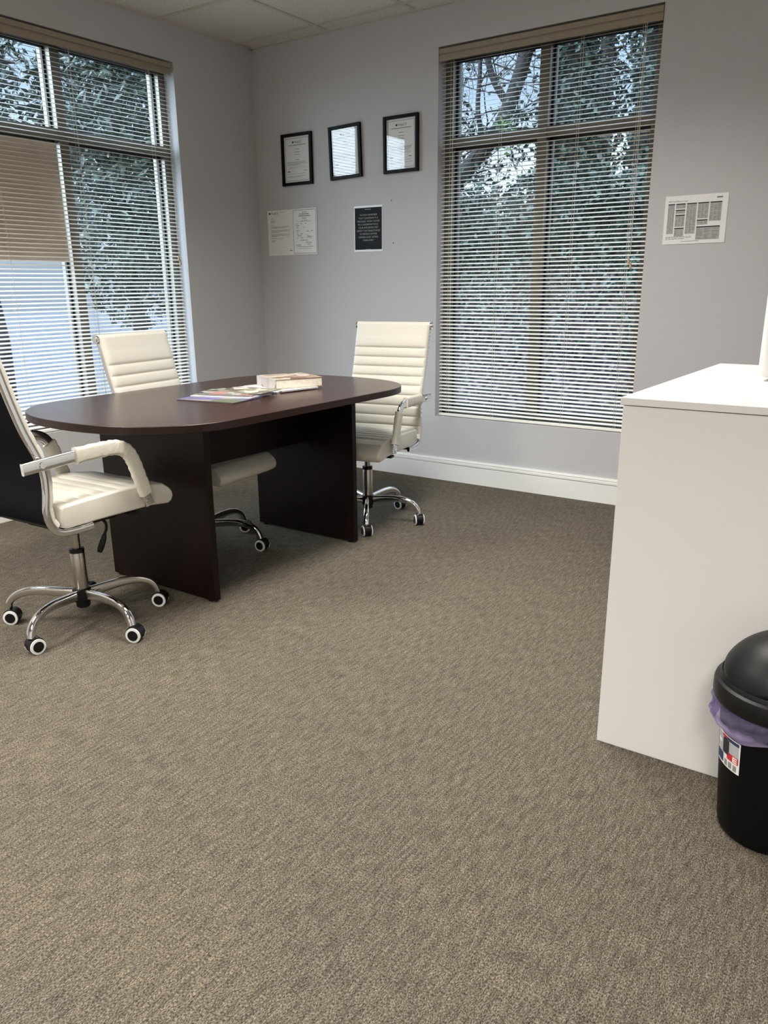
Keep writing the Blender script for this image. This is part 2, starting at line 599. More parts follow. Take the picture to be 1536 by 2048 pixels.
# ------------------------------------------------------------------ mini blinds
def blind(u0, u1, z0, z1, loc, rz, label, cords, lift_u, tassel_z):
    """local: x along wall, +y outwards, slats from z0 to z1."""
    root = thing('window_blind', label, 'blind', loc, rz, 'mini blinds in the windows')
    v = MB()
    n = 0.066
    v.box((u0 - 0.004, -0.036, z1 - n), (u1 + 0.004, -0.026, z1))
    v.box((u0 - 0.004, -0.041, z1 - n), (u1 + 0.004, -0.036, z1 - n * 0.54))
    v.box((u0 - 0.004, -0.043, z1 - n * 0.44), (u1 + 0.004, -0.036, z1 - 0.004))
    v.build('valance', VAL, root, bevel=0.0015)
    MB().box((u0, -0.024, z1 - 0.045), (u1, 0.018, z1 - 0.002)).build('headrail', VAL, root)
    pitch, hw, tilt = 0.0224, 0.0128, math.radians(17)
    s = MB()
    k = 0
    z = z1 - n - 0.006
    prof = []
    for i in range(6):
        t = -1 + 2 * i / 5
        prof.append((t * hw, 0.0022 * (1 - t * t)))
    rot = [(a * math.cos(tilt) - c * math.sin(tilt), a * math.sin(tilt) + c * math.cos(tilt)) for a, c in prof]
    th = 0.0005
    while z > z0 + 0.03:
        sag = random.uniform(-0.0006, 0.0006)
        vs = []
        for e, u in ((0, u0), (1, u1)):
            vs += [(u, a, z + c + sag * (1 - 2 * e)) for a, c in rot]
            vs += [(u, a, z + c - th + sag * (1 - 2 * e)) for a, c in rot]
        fs = []
        for i in range(5):
            fs.append((i, i + 1, 12 + i + 1, 12 + i))
            fs.append((6 + i, 12 + 6 + i, 12 + 6 + i + 1, 6 + i + 1))
        fs += [(0, 12, 18, 6), (5, 11, 23, 17)]
        s.add(vs, fs)
        z -= pitch
    s.build('slats', SLAT, root, smooth=40)
    MB().box((u0, -0.014, z0 + 0.004), (u1, 0.012, z0 + 0.019)).build('bottom_rail', SLAT, root, bevel=0.003)
    for c in cords:
        q = MB()
        for yy in (-0.0145, 0.0145):
            q.box((c - 0.0007, yy - 0.0006, z0 + 0.018), (c + 0.0007, yy + 0.0006, z1 - 0.04))
        q.box((c + 0.006, -0.0006, z0 + 0.018), (c + 0.0074, 0.0006, z1 - 0.04))
        q.build('ladder_cord', CORD, root)
    q = MB()
    for dx in (-0.004, 0.004):
        q.sweep([(lift_u + dx, -0.046, z1 - n), (lift_u + dx * 0.6, -0.030, z1 - n - 0.3), (lift_u + dx * 0.4, -0.024, tassel_z + 0.05)], circ(0.0011, 5))
    c = q.build('lift_cord', CORD, root)
    for dx, dz in ((-0.006, 0.0), (0.006, -0.025)):
        MB().lathe([(0.002, 0.034), (0.004, 0.03), (0.007, 0.008), (0.0065, 0.0), (0.004, -0.002)], 10, c=(lift_u + dx, -0.024, tassel_z + dz)).build('tassel', TASSEL, c, smooth=40)
    return root


blind(W2[0] + 0.012, W2[1] - 0.006, W2[2], 2.520, (0, YB + 0.036, 0), 0,
      'tall cream mini blind with tan valance beside the white tax sheet', [-2.60, -2.28, -1.82, -1.50], -1.475, 1.33)
# left wall: local x -> world +y, local +y (outwards) -> world -x
blind(W1[0] + 0.006, W1[1] - 0.030, W1[2], 2.520, (XL - 0.036, 0, 0), PI / 2,
      'tall cream mini blind with tan valance behind the oval table', [2.52, 3.02, 3.56], 3.672, 1.39)

sg = thing('window_sign', 'plain grey-beige board fixed behind the left blind below the crossbar', 'sign', (XL - 0.079, 2.585, 1.375))
MB().box((-0.003, -0.33, 0), (0.003, 0.325, 0.615)).build('board', SIGNBACK, sg)
for yy, zz in ((-0.33, 0.60), (0.30, 0.60), (-0.33, 0.0), (0.30, 0.0)):
    MB().box((0.003, yy, zz), (0.0036, yy + 0.025, zz + 0.015)).build('tape', mat('clear_tape', (0.6, 0.57, 0.5), 0.3), sg)


# ------------------------------------------------------------------ ceiling lamps
for i, (lx, ly, lamp_w) in enumerate(LAMPS):
    t = thing('ceiling_light', ['recessed ceiling light nearest the oval table', 'recessed ceiling light behind the viewer on the left', 'recessed ceiling light behind the viewer on the right', 'recessed ceiling light near the left wall behind the viewer'][i], 'ceiling light', (lx, ly, ZC), 0, 'recessed ceiling lights')
    q = MB()
    for a, c in (((-0.32, -0.62, -0.012), (-0.29, 0.62, 0)), ((0.29, -0.62, -0.012), (0.32, 0.62, 0)), ((-0.32, -0.62, -0.012), (0.32, -0.59, 0)), ((-0.32, 0.59, -0.012), (0.32, 0.62, 0))):
        q.box(a, c)
    q.build('frame', TRIM, t)
    m, tt, bs, oo = new_mat('lamp_diffuser_%d' % i)
    bs.inputs['Base Color'].default_value = (0.8, 0.8, 0.78, 1)
    bs.inputs['Emission Color'].default_value = (1.0, 0.9, 0.76, 1)
    bs.inputs['Emission Strength'].default_value = 3.0
    MB().box((-0.29, -0.59, -0.006), (0.29, 0.59, -0.002)).build('diffuser', m, t)
    ld = bpy.data.lights.new('lamp', 'AREA')
    ld.shape = 'RECTANGLE'
    ld.size, ld.size_y = 0.56, 1.16
    ld.energy = lamp_w
    ld.color = LAMP_COL
    ld.spread = LAMP_SPREAD
    lo = bpy.data.objects.new('lamp', ld)
    COL.objects.link(lo)
    lo.parent = t
    lo.location = (0, 0, -0.016)


# ------------------------------------------------------------------ conference table
TZ = 0.765
tbl = thing('conference_table', 'dark mahogany oval conference table with two slab legs', 'table', (-2.60, 2.55, 0))
def oval(hw, hs, dep, ex, n=28):
    out = []
    for sgn in (1, -1):
        for k in range(n + 1):
            a = PI * k / n
            cx, sx = math.cos(a), math.sin(a)
            px = hw * math.copysign(abs(cx) ** (2 / ex), cx) * sgn
            py = (hs + dep * abs(sx) ** (2 / ex)) * sgn
            out.append((px, py))
    return out
MB().prism(oval(0.512, 0.47, 0.40, 2.3), TZ - 0.030, TZ, 0, 1).build('tabletop', [WOODTOP, EDGE], tbl, bevel=0.0025, seg=2, smooth=30)
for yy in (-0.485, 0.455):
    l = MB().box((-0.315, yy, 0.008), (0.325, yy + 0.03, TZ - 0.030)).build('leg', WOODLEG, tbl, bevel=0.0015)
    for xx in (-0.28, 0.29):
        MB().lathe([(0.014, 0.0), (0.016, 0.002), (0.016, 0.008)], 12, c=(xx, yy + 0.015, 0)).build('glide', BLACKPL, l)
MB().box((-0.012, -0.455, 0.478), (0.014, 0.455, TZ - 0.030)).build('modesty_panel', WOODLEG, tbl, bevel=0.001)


# ------------------------------------------------------------------ office chairs (local: faces +y, origin on the floor under the gas lift)
RAIL = [(-0.359, 1.062), (-0.338, 0.985), (-0.314, 0.895), (-0.283, 0.795), (-0.248, 0.712), (-0.232, 0.655), (-0.232, 0.59), (-0.240, 0.525), (-0.228, 0.474), (-0.196, 0.444), (-0.14, 0.437), (-0.10, 0.437), (-0.07, 0.438)]


def make_chair(loc, heading, base_ang, label, caster_aim, sleeve_full_right=False, dz=0.0):
    t = thing('office_chair', label, 'chair', (loc[0], loc[1], 0), heading - PI / 2, 'cream office chairs around the table')
    rail = spline(RAIL, 5)
    # side rails
    for sx in (-1, 1):
        q = MB()
        q.sweep([(sx * 0.209, y, z) for y, z in rail], rrect(0.014, 0.024, 0.005), side=(1, 0, 0))
        q.build('side_rail', CHROME, t, smooth=40)
    # backrest: cushion following the rail
    back = [p for p in rail if p[1] > 0.455 and p[0] < -0.19]
    seglen = [0]
    for a, c in zip(back, back[1:]):
        seglen.append(seglen[-1] + math.hypot(c[0] - a[0], c[1] - a[1]))
    L = seglen[-1]

    def at(sv):
        for i in range(len(back) - 1):
            if sv <= seglen[i + 1]:
                k = (sv - seglen[i]) / (seglen[i + 1] - seglen[i])
                return tuple(a + (c - a) * k for a, c in zip(back[i], back[i + 1]))
        return back[-1]
    grooves = [0.125 + 0.052 * i for i in range(10)]
    ss = sorted(set([0.0, L] + [L * i / 60 for i in range(61)] + [g + d for g in grooves for d in (-0.012, -0.006, -0.003, -0.0012, 0, 0.0012, 0.003, 0.006, 0.012) if g + d < L]))
    xs = [-0.2175, -0.214, -0.205, -0.18, -0.10, 0, 0.10, 0.18, 0.205, 0.214, 0.2175]
    fr, bk = [], []
    for sv in ss:
        y, z = at(sv)
        y2, z2 = at(min(sv + 0.004, L)); y1, z1 = at(max(sv - 0.004, 0))
        ty, tz = y2 - y1, z2 - z1
        d = math.hypot(ty, tz) or 1
        ny, nz = -tz / d, ty / d
        if ny < 0: ny, nz = -ny, -nz
        dist = min(abs(sv - g) for g in grooves)
        if sv < 0.07:
            pad = 0.019
        else:
            pad = 0.020
        gd = 0.010 * math.exp(-(dist / 0.006)) if sv > 0.07 else 0.0
        pad += 0.010
        for xx in xs:
            e = min(1, (0.2190 - abs(xx)) / 0.014)
            k = math.sqrt(max(0.04, 1 - (1 - e) ** 2))
            pk = (pad - gd * min(1, max(0.1, (0.2175 - abs(xx)) / 0.02))) * k
            fr.append((xx, y + ny * pk, z + nz * pk))
            bk.append((xx, y + ny * 0.0105, z + nz * 0.0105))
    m, n = len(xs), len(ss)
    q = MB()
    fs = []
    for i in range(n - 1):
        for j in range(m - 1):
            fs.append((i * m + j, i * m + j + 1, (i + 1) * m + j + 1, (i + 1) * m + j))
    N = len(fr)
    fs2 = [tuple(N + k for k in reversed(f)) for f in fs]
    side = []
    for i in range(n - 1):
        side.append((i * m, (i + 1) * m, N + (i + 1) * m, N + i * m))
        side.append((i * m + m - 1, N + i * m + m - 1, N + (i + 1) * m + m - 1, (i + 1) * m + m - 1))
    for j in range(m - 1):
        side.append((j, N + j, N + j + 1, j + 1))
        side.append(((n - 1) * m + j, (n - 1) * m + j + 1, N + (n - 1) * m + j + 1, N + (n - 1) * m + j))
    q.add(fr + bk, fs + fs2 + side)
    q.build('backrest', LEATHER, t, smooth=50)
    # black backing fabric
    q = MB()
    vs = []
    for off in (-0.0100, -0.0070):
        for sv in [0.03 + (L - 0.03) * i / 30 for i in range(31)]:
            y, z = at(sv)
            y2, z2 = at(min(sv + 0.01, L)); y1, z1 = at(max(sv - 0.01, 0))
            d = math.hypot(y2 - y1, z2 - z1)
            ny, nz = -(z2 - z1) / d, (y2 - y1) / d
            if ny < 0: ny, nz = -ny, -nz
            vs += [(-0.215, y - ny * off, z - nz * off), (0.215, y - ny * off, z - nz * off)]
    fs = []
    for i in range(30):
        fs.append((2 * i, 2 * i + 1, 2 * i + 3, 2 * i + 2))
        fs.append((62 + 2 * i, 62 + 2 * i + 2, 62 + 2 * i + 3, 62 + 2 * i + 1))
        fs.append((2 * i, 2 * i + 2, 62 + 2 * i + 2, 62 + 2 * i))
        fs.append((2 * i + 1, 62 + 2 * i + 1, 62 + 2 * i + 3, 2 * i + 3))
    fs += [(0, 62, 63, 1), (60, 61, 123, 122)]
    q.add(vs, fs)
    tag(q.build('back_fabric', BLACKMESH, t, smooth=50), label='black fabric covering the rear of the backrest')
    # top rod with end caps
    q = MB()
    ty, tz = RAIL[0]
    q.sweep([(-0.221, ty, tz), (0.221, ty, tz)], circ(0.013, 14))
    for sx in (-1, 1):
        q.sweep([(sx * 0.218, ty, tz), (sx * 0.2255, ty, tz)], circ(0.019, 16))
        q.sweep([(sx * 0.2255, ty, tz), (sx * 0.228, ty, tz)], circ(0.010, 12))
    q.build('top_rod', CHROME, t, smooth=40)
    q = MB()
    q.sweep([(-0.2175, ty, tz), (0.2175, ty, tz)], circ(0.0205, 18))
    q.build('top_roll', LEATHER, t, smooth=40)

    # seat cushion: boxed, ribbed across
    top = [(-0.186, 0.527)]
    gro = [0.0]
    gy = [-0.13 + 0.052 * i for i in range(7)]
    yy = -0.180
    while yy < 0.262:
        dist = min(abs(yy - g) for g in gy)
        base = 0.531 + 0.006 * math.sin((yy + 0.18) / 0.44 * PI) - max(0, yy - 0.16) * 0.12
        top.append((yy, base))
        gro.append(0.010 * math.exp(-dist / 0.006))
        yy += 0.002
    front = [(0.272, 0.510), (0.290, 0.496), (0.302, 0.478), (0.304, 0.460), (0.296, 0.444), (0.280, 0.436)]
    bot = [(0.20, 0.446), (0.0, 0.449), (-0.17, 0.449), (-0.188, 0.458), (-0.192, 0.49), (-0.190, 0.518)]
    loop = top + front + bot
    cy, cz = 0.05, 0.488
    q = MB()
    st = [(-0.2115, 0.965, 0.80), (-0.211, 0.975, 0.86), (-0.208, 0.988, 0.93), (-0.203, 0.997, 0.98), (-0.195, 1, 1), (-0.18, 1, 1.0), (-0.14, 1, 1.02), (-0.1, 1, 1.03), (0, 1, 1.04)]
    st = st + [(-a, k1, k2) for a, k1, k2 in reversed(st[:-1])]
    vs, fs = [], []
    n = len(loop)
    for xx, k1, k2 in st:
        gk = 1.0 if abs(xx) < 0.15 else (0.7 if abs(xx) < 0.19 else (0.25 if abs(xx) < 0.2 else 0.0))
        for ii, (a, c) in enumerate(loop):
            vs.append((xx, cy + (a - cy) * k1, cz + (c - cz) * k2 - (gro[ii] * gk if ii < len(gro) else 0)))
    for i in range(len(st) - 1):
        for j in range(n):
            k = (j + 1) % n
            fs.append((i * n + j, i * n + k, (i + 1) * n + k, (i + 1) * n + j))
    fs += [tuple(range(n)), tuple((len(st) - 1) * n + j for j in range(n - 1, -1, -1))]
    q.add(vs, fs)
    seat = q.build('seat', LEATHER, t, smooth=50)
    for sx in (-1, 1):
        pts = [(sx * 0.2075, a, c) for a, c in ((-0.186, 0.521), (-0.1, 0.5235), (0.0, 0.5245), (0.12, 0.522), (0.22, 0.512), (0.262, 0.502))]
        MB().sweep(spline(pts, 4), circ(0.0022, 6)).build('piping', LEATHER, seat, smooth=60)

    # arms: flat chrome loop with sleeves
    arm = spline([(-0.318, 0.684), (-0.25, 0.688), (-0.10, 0.696), (0.0, 0.698), (0.05, 0.694), (0.088, 0.674), (0.112, 0.635), (0.132, 0.575), (0.152, 0.515), (0.168, 0.462)], 6)
    al = [0]
    for a, c in zip(arm, arm[1:]):
        al.append(al[-1] + math.hypot(c[0] - a[0], c[1] - a[1]))
    for sx in (-1, 1):
        q = MB()
        q.sweep([(sx * 0.232, a, c) for a, c in arm], rrect(0.014, 0.040, 0.005), side=(1, 0, 0))
        for a, c in ((-0.250, 0.688), (0.160, 0.476)):
            q.sweep([(sx * 0.236, a, c), (sx * 0.242, a, c)], circ(0.011, 12))
        ao = q.build('armrest', CHROME, t, smooth=40)
        spans = [(0.17, al[-1] - 0.035)] if (sleeve_full_right and sx > 0) else [(0.10 if sx > 0 else 0.13, 0.345), (0.43, al[-1] - 0.04)]
        for s0, s1 in spans:
            pts = [(sx * 0.232, a, c) for (a, c), ll in zip(arm, al) if s0 <= ll <= s1]
            sc = []
            for i in range(len(pts)):
                sc.append(1.0 + 0.05 * math.sin(i * 2.1 + sx) + (0.06 if i in (0, len(pts) - 1) else 0))
            MB().sweep(pts, rrect(0.028, 0.052, 0.010), side=(1, 0, 0), scale=sc).build('arm_sleeve', SLEEVE, ao, smooth=50)

    # mechanism, lever, gas lift
    q = MB()
    q.box((-0.10, -0.12, 0.405), (0.10, 0.12, 0.430)).box((-0.205, -0.155, 0.425), (0.205, -0.115, 0.437)).box((-0.205, 0.10, 0.428), (0.205, 0.14, 0.442))
    q.build('mechanism', BLACKPL, t, bevel=0.006)
    q = MB()
    q.sweep(spline([(0.02, 0.05, 0.415), (0.06, 0.065, 0.410), (0.084, 0.075, 0.395), (0.086, 0.077, 0.370), (0.078, 0.070, 0.345)], 4), circ(0.0055, 8))
    q.sweep([(0.079, 0.071, 0.347), (0.074, 0.066, 0.325), (0.066, 0.058, 0.296), (0.062, 0.054, 0.280)], rrect(0.028, 0.022, 0.007), scale=[0.6, 1.0, 1.05, 0.8])
    q.build('lever', BLACKPL, t, smooth=40)
    MB().lathe([(0.0155, 0.29), (0.0155, 0.41)], 20).build('piston', NICKEL, t, smooth=40)
    q = MB()
    q.lathe([(0.026, 0.140), (0.0265, 0.145), (0.0265, 0.292), (0.025, 0.295), (0.016, 0.296)], 24)
    gl = q.build('gas_lift', NICKEL, t, smooth=40)
    MB().lathe([(0.0272, 0.284), (0.0272, 0.299), (0.020, 0.301)], 24).build('collar', BLACKPL, gl, smooth=40)
    # star base
    hub = MB().lathe([(0.022, 0.066), (0.026, 0.070), (0.026, 0.085), (0.030, 0.09), (0.034, 0.10), (0.034, 0.138), (0.030, 0.142)], 24).build('hub', BLACKPL, t, smooth=40)
    rot = base_ang - (heading - PI / 2)
    for k in range(5):
        a = rot + k * 2 * PI / 5
        ca, sa = math.cos(a), math.sin(a)
        prof = spline([(0.028, 0.118), (0.08, 0.124), (0.15, 0.130), (0.21, 0.127), (0.255, 0.110), (0.279, 0.085), (0.288, 0.058)], 5)
        N2 = len(prof)
        scl = []
        for i in range(N2):
            u = i / (N2 - 1)
            hgt = 1.15 - 0.45 * min(1, u * 1.2)
            wid = 0.75 + 0.35 * u
            scl.append((wid, hgt))
        q = MB()
        q.sweep([(ca * r, sa * r, z) for r, z in prof], rrect(0.026, 0.036, 0.010), side=(-sa, ca, 0), scale=scl)
        q.build('base_leg', CHROME, t, smooth=45)
        ax, ay = ca * 0.288, sa * 0.288
        aim = caster_aim[k] - (heading - PI / 2)      # direction of the wheel axle
        wx, wy = math.cos(aim), math.sin(aim)
        fx, fy = -wy, wx
        ox, oy = ax + fx * 0.012, ay + fy * 0.012
        q = MB()
        q.lathe([(0.008, 0.040), (0.008, 0.064)], 10, c=(ax, ay, 0))
        hood = [(math.cos(h2) * 0.030, math.sin(h2) * 0.030) for h2 in [PI * j / 10 for j in range(11)]]
        q.sweep([(ox - wx * 0.019, oy - wy * 0.019, 0.030), (ox + wx * 0.019, oy + wy * 0.019, 0.030)],
                [(p0 * 1.0, p1) for p0, p1 in [(c0, s0) for c0, s0 in hood] + [(-0.024, -0.010), (0.024, -0.010)]], side=(fx, fy, 0))
        ca_o = q.build('caster', BLACKPL, t, smooth=40)
        for s2 in (-1, 1):
            cx, cy2 = ox + s2 * wx * 0.013, oy + s2 * wy * 0.013
            w_ = MB()
            w_.sweep([(cx - s2 * wx * 0.008, cy2 - s2 * wy * 0.008, 0.0275), (cx + s2 * wx * 0.010, cy2 + s2 * wy * 0.010, 0.0275)], circ(0.0272, 24), side=(fx, fy, 0))
            w_.build('wheel', BLACKPL, ca_o, smooth=40)
            rg = MB()
            rg.sweep([(cx + s2 * wx * 0.0045, cy2 + s2 * wy * 0.0045, 0.0275), (cx + s2 * wx * 0.0110, cy2 + s2 * wy * 0.0110, 0.0275), (cx + s2 * wx * 0.0116, cy2 + s2 * wy * 0.0116, 0.0275)], circ(0.0280, 24), side=(fx, fy, 0), scale=[1, 1, 0.9])
            tag(rg.build('wheel_ring', WHITEPL, ca_o, smooth=40), label='white ring on the caster wheel')
            cp = MB()
            cp.sweep([(cx + s2 * wx * 0.0112, cy2 + s2 * wy * 0.0112, 0.0275), (cx + s2 * wx * 0.0132, cy2 + s2 * wy * 0.0132, 0.0275)], circ(0.0195, 20), side=(fx, fy, 0))
            cp.build('wheel_cap', BLACKPL, ca_o, smooth=40)
    if dz:                                   # gas lift set lower
        for ch in t.children:
            if ch.name.split('.')[0] not in ('hub', 'base_leg', 'caster', 'gas_lift'):
                ch.location.z += dz
    return t


D = math.radians
make_chair((-2.555, 1.655), D(92), D(-73), 'cream office chair at the near end of the oval table, showing its black back',
           [D(-5), D(-65), D(-60), D(-60), D(-55)], sleeve_full_right=True)
make_chair((-2.865, 2.565), D(7), D(22), 'cream ribbed office chair between the oval table and the left window',
           [D(-82), D(-60), D(-40), D(10), D(-20)], dz=-0.060)
make_chair((-2.465, 3.385), D(-80), D(-56), 'cream ribbed office chair at the far end of the oval table near the picture wall',
           [D(-128), D(-135), D(-100), D(20), D(-20)], dz=-0.045)


# ------------------------------------------------------------------ white cabinet
cab = thing('cabinet', 'waist-high plain white cabinet standing behind the black trash can', 'cabinet', (-0.635, 1.945, 0))
MB().box((0, 0, 0.0), (0.95, 0.018, 0.938)).build('side_panel', MELAM, cab, bevel=0.0015)
MB().box((0, 1.0, 0.0), (0.95, 1.018, 0.938)).build('side_panel', MELAM, cab, bevel=0.0015)
MB().box((0.002, 0.0185, 0.0), (0.016, 0.9995, 0.938)).build('back_panel', MELAM, cab, bevel=0.001)
MB().box((0.93, 0.0185, 0.06), (0.948, 0.508, 0.936)).build('door', MELAM, cab, bevel=0.001)
MB().box((0.93, 0.511, 0.06), (0.948, 0.9995, 0.936)).build('door', MELAM, cab, bevel=0.001)
MB().box((-0.006, -0.004, 0.940), (0.956, 1.022, 0.958)).build('top_panel', MELAM, cab, bevel=0.001)
MB().box((0.90, 0.0185, 0.0), (0.915, 0.9995, 0.06)).build('plinth', MELAM, cab)

ap = thing('desktop_appliance', 'white plastic appliance with rounded edges standing on the white cabinet', 'appliance', (-0.432, 2.46, 0.958))
q = MB().box((0, 0, 0.010), (0.30, 0.26, 0.44))
q.build('housing', WHITEPL, ap, bevel=0.022, seg=5, smooth=40)
for fx_, fy_ in ((0.05, 0.05), (0.25, 0.05), (0.05, 0.21), (0.25, 0.21)):
    MB().lathe([(0.012, 0.0), (0.012, 0.012)], 12, c=(fx_, fy_, 0)).build('foot', BLACKPL, ap)


# ------------------------------------------------------------------ trash can
can = thing('trash_can', 'round black swing-top trash can with lilac liner in front of the white cabinet', 'trash can', (-0.172, 1.792, 0))
MB().lathe([(0.085, 0.0), (0.096, 0.003), (0.104, 0.012), (0.107, 0.03), (0.128, 0.30), (0.131, 0.350), (0.127, 0.350), (0.104, 0.03), (0, 0.02)], 64).build('body', CANBODY, can, smooth=40)
# liner: crumpled film folded over the rim
q = MB()
vs, fs = [], []
rnd = random.Random(3)
NA, NZ = 160, 24
for j in range(NZ):
    u = j / (NZ - 1)
    for i in range(NA):
        a = 2 * PI * i / NA
        hang = 0.287 - 0.020 * math.cos(a + 2.97) + 0.005 * math.sin(7 * a)
        z = 0.352 + (hang - 0.352) * u
        wr = 0.0020 * math.sin(a * 17 + 3 * math.sin(u * 5 + a * 3)) + 0.0014 * math.sin(a * 31 + u * 9) + 0.002 * math.sin(u * 14 + a * 5)
        r = 0.135 + (0.009 + 0.004 * math.cos(a + 2.97)) * math.sin(u * PI * 0.9) + wr * (0.35 + math.sin(u * PI)) - 0.009 * max(0, u - 0.75) * 4 * 0.5
        vs.append((r * math.cos(a), r * math.sin(a), z))
for j in range(NZ - 1):
    for i in range(NA):
        k = (i + 1) % NA
        fs.append((j * NA + i, j * NA + k, (j + 1) * NA + k, (j + 1) * NA + i))
q.add(vs, fs)
m, tt, bs, oo = new_mat('lilac_film')
tr = tt.nodes.new('ShaderNodeBsdfTransparent')
tr.inputs[0].default_value = (0.70, 0.62, 0.92, 1)
mx = tt.nodes.new('ShaderNodeMixShader')
bs.inputs['Base Color'].default_value = (0.58, 0.50, 0.86, 1)
bs.inputs['Roughness'].default_value = 0.14
nzf = tt.nodes.new('ShaderNodeTexNoise'); nzf.inputs['Scale'].default_value = 55; nzf.inputs['Detail'].default_value = 4; nzf.inputs['Distortion'].default_value = 1.5
bpf = tt.nodes.new('ShaderNodeBump'); bpf.inputs['Strength'].default_value = 0.9; bpf.inputs['Distance'].default_value = 0.012
tt.links.new(nzf.outputs[0], bpf.inputs['Height']); tt.links.new(bpf.outputs[0], bs.inputs['Normal'])
gz = tt.nodes.new('ShaderNodeTexCoord')
sz = tt.nodes.new('ShaderNodeSeparateXYZ')
mr = tt.nodes.new('ShaderNodeMapRange')
mr.inputs['From Min'].default_value = 0.290
mr.inputs['From Max'].default_value = 0.305
mr.inputs['To Min'].default_value = 0.80
mr.inputs['To Max'].default_value = 0.26
tt.links.new(gz.outputs['Object'], sz.inputs[0])
tt.links.new(sz.outputs['Z'], mr.inputs['Value'])
tt.links.new(mr.outputs[0], mx.inputs[0])
tt.links.new(tr.outputs[0], mx.inputs[1])
tt.links.new(bs.outputs[0], mx.inputs[2])
tt.links.new(mx.outputs[0], oo.inputs['Surface'])
lin = q.build('liner', m, can, smooth=80)
tag(lin, label='translucent lilac bin liner folded over the rim')
MB().lathe([(0.137, 0.343), (0.147, 0.340), (0.1485, 0.346), (0.1485, 0.372), (0.146, 0.380), (0.140, 0.384), (0.134, 0.384)], 64).build('collar', CANLID, can, smooth=30)
# fixed dome ring and the swing lid with its curved lower lip
def dome(r0, zb_fn, top):
    q = MB()
    vs, fs = [], []
    NA, NZ = 72, 16
    for j in range(NZ + 1):
        u = j / NZ
        for i in range(NA):
            a = 2 * PI * i / NA
            z = zb_fn(a) + (top - zb_fn(a)) * math.sin(u * PI / 2)
            r = r0 * max(0.004, 1 - max(0, (z - 0.372) / (top - 0.372)) ** 2.0) ** 0.55
            vs.append((r * math.cos(a), r * math.sin(a), z))
    for j in range(NZ):
        for i in range(NA):
            k = (i + 1) % NA
            fs.append((j * NA + i, j * NA + k, (j + 1) * NA + k, (j + 1) * NA + i))
    fs.append(tuple(NZ * NA + i for i in range(NA)))
    return q.add(vs, fs)
dome(0.1345, lambda a: 0.372, 0.492).build('lid_base', CANLID, can, smooth=60)
lid = dome(0.1385, lambda a: 0.412 - 0.026 * math.cos(2 * (a + 2.15)), 0.500).build('swing_lid', CANLID, can, smooth=60)
md = lid.modifiers.new('thickness', 'SOLIDIFY'); md.thickness = 0.003; md.offset = -1
MB().lathe([(0.140, 0.380), (0.1375, 0.392), (0.134, 0.398), (0.130, 0.392)], 64).build('lid_ring', CANLID, can, smooth=40)
# product label wrapped on the body
def wrap(a_deg, z, out=0.0012):
    z = 0.184 + (z - 0.150) * 0.9
    rr = 0.107 + (z - 0.03) / 0.27 * 0.021 + out
    return (rr * math.cos(D(a_deg)), rr * math.sin(D(a_deg)), z)
def patch(mb, a0, a1, z0, z1, out, mi, n=8):
    vs = []
    for i in range(n + 1):
        a = a0 + (a1 - a0) * i / n
        vs += [wrap(a, z0, out), wrap(a, z1, out)]
    mb.add(vs, [(2 * i, 2 * i + 2, 2 * i + 3, 2 * i + 1) for i in range(n)], mi)
LA0, LA1, LZ0, LZ1 = -158.0, -118.0, 0.150, 0.238
q = MB()
patch(q, LA0, LA1, LZ0, LZ1, 0.0010, 0, 14)
patch(q, LA0 + 1.5, LA1 - 1.5, 0.183, 0.234, 0.0014, 1)
patch(q, LA1 - 22, LA1 - 1.5, 0.227, 0.236, 0.0018, 2)
patch(q, LA0 + 13, LA0 + 22, 0.229, 0.236, 0.0018, 3)
patch(q, LA0 + 14, LA0 + 25, 0.186, 0.226, 0.0018, 4)
patch(q, LA0 + 16, LA0 + 22, 0.222, 0.231, 0.0018, 4)
patch(q, LA0 + 1.5, LA0 + 15, 0.156, 0.182, 0.0018, 2)
patch(q, LA1 - 18, LA1 - 1.5, 0.176, 0.195, 0.0018, 3)
for i in range(3):
    for j in range(5):
        a = LA0 + 18 + i * 7 + j * 1.0
        patch(q, a, a + 0.45, 0.154, 0.171, 0.0018, 4, 1)
patch(q, LA0 + 3, LA0 + 11, 0.205, 0.215, 0.0018, 5)
# white letter E on the red field
ea = LA1 - 9
patch(q, ea, ea + 1.6, 0.178, 0.193, 0.0022, 0, 1)
for zz in (0.178, 0.1838, 0.1896):
    patch(q, ea + 1.6, ea + 6, zz, zz + 0.0034, 0.0022, 0, 2)
o = q.build('sticker', [PAPERL, mat('sticker_grey', (0.40, 0.42, 0.45), 0.35), INKBLUE, INKRED, INK, PAPERL], can)
tag(o, label='white product label with a red corner and barcode')


# ------------------------------------------------------------------ wall papers and frames
def on_wall(name, label, cat, xc, zc, tilt=0.0, group=None, off=0.0):
    o = thing(name, label, cat, (xc, YB - off, zc), 0, group)
    o.rotation_euler = (PI / 2, tilt, 0)
    return o


def lines(mb, x0, x1, y, h, n, gap, mi, rnd, ragged=0.15, words=True, z=0.0006):
    for i in range(n):
        xe = x1 - (x1 - x0) * rnd.uniform(0, ragged)
        if i == n - 1:
            xe = x0 + (x1 - x0) * rnd.uniform(0.3, 0.8)
        xx = x0
        while xx < xe:
            ww = min(rnd.uniform(0.006, 0.018), xe - xx) if words else xe - xx
            mb.quad(xx, y - h, xx + ww, y, z, mi)
            xx += ww + 0.003
        y -= gap
    return y


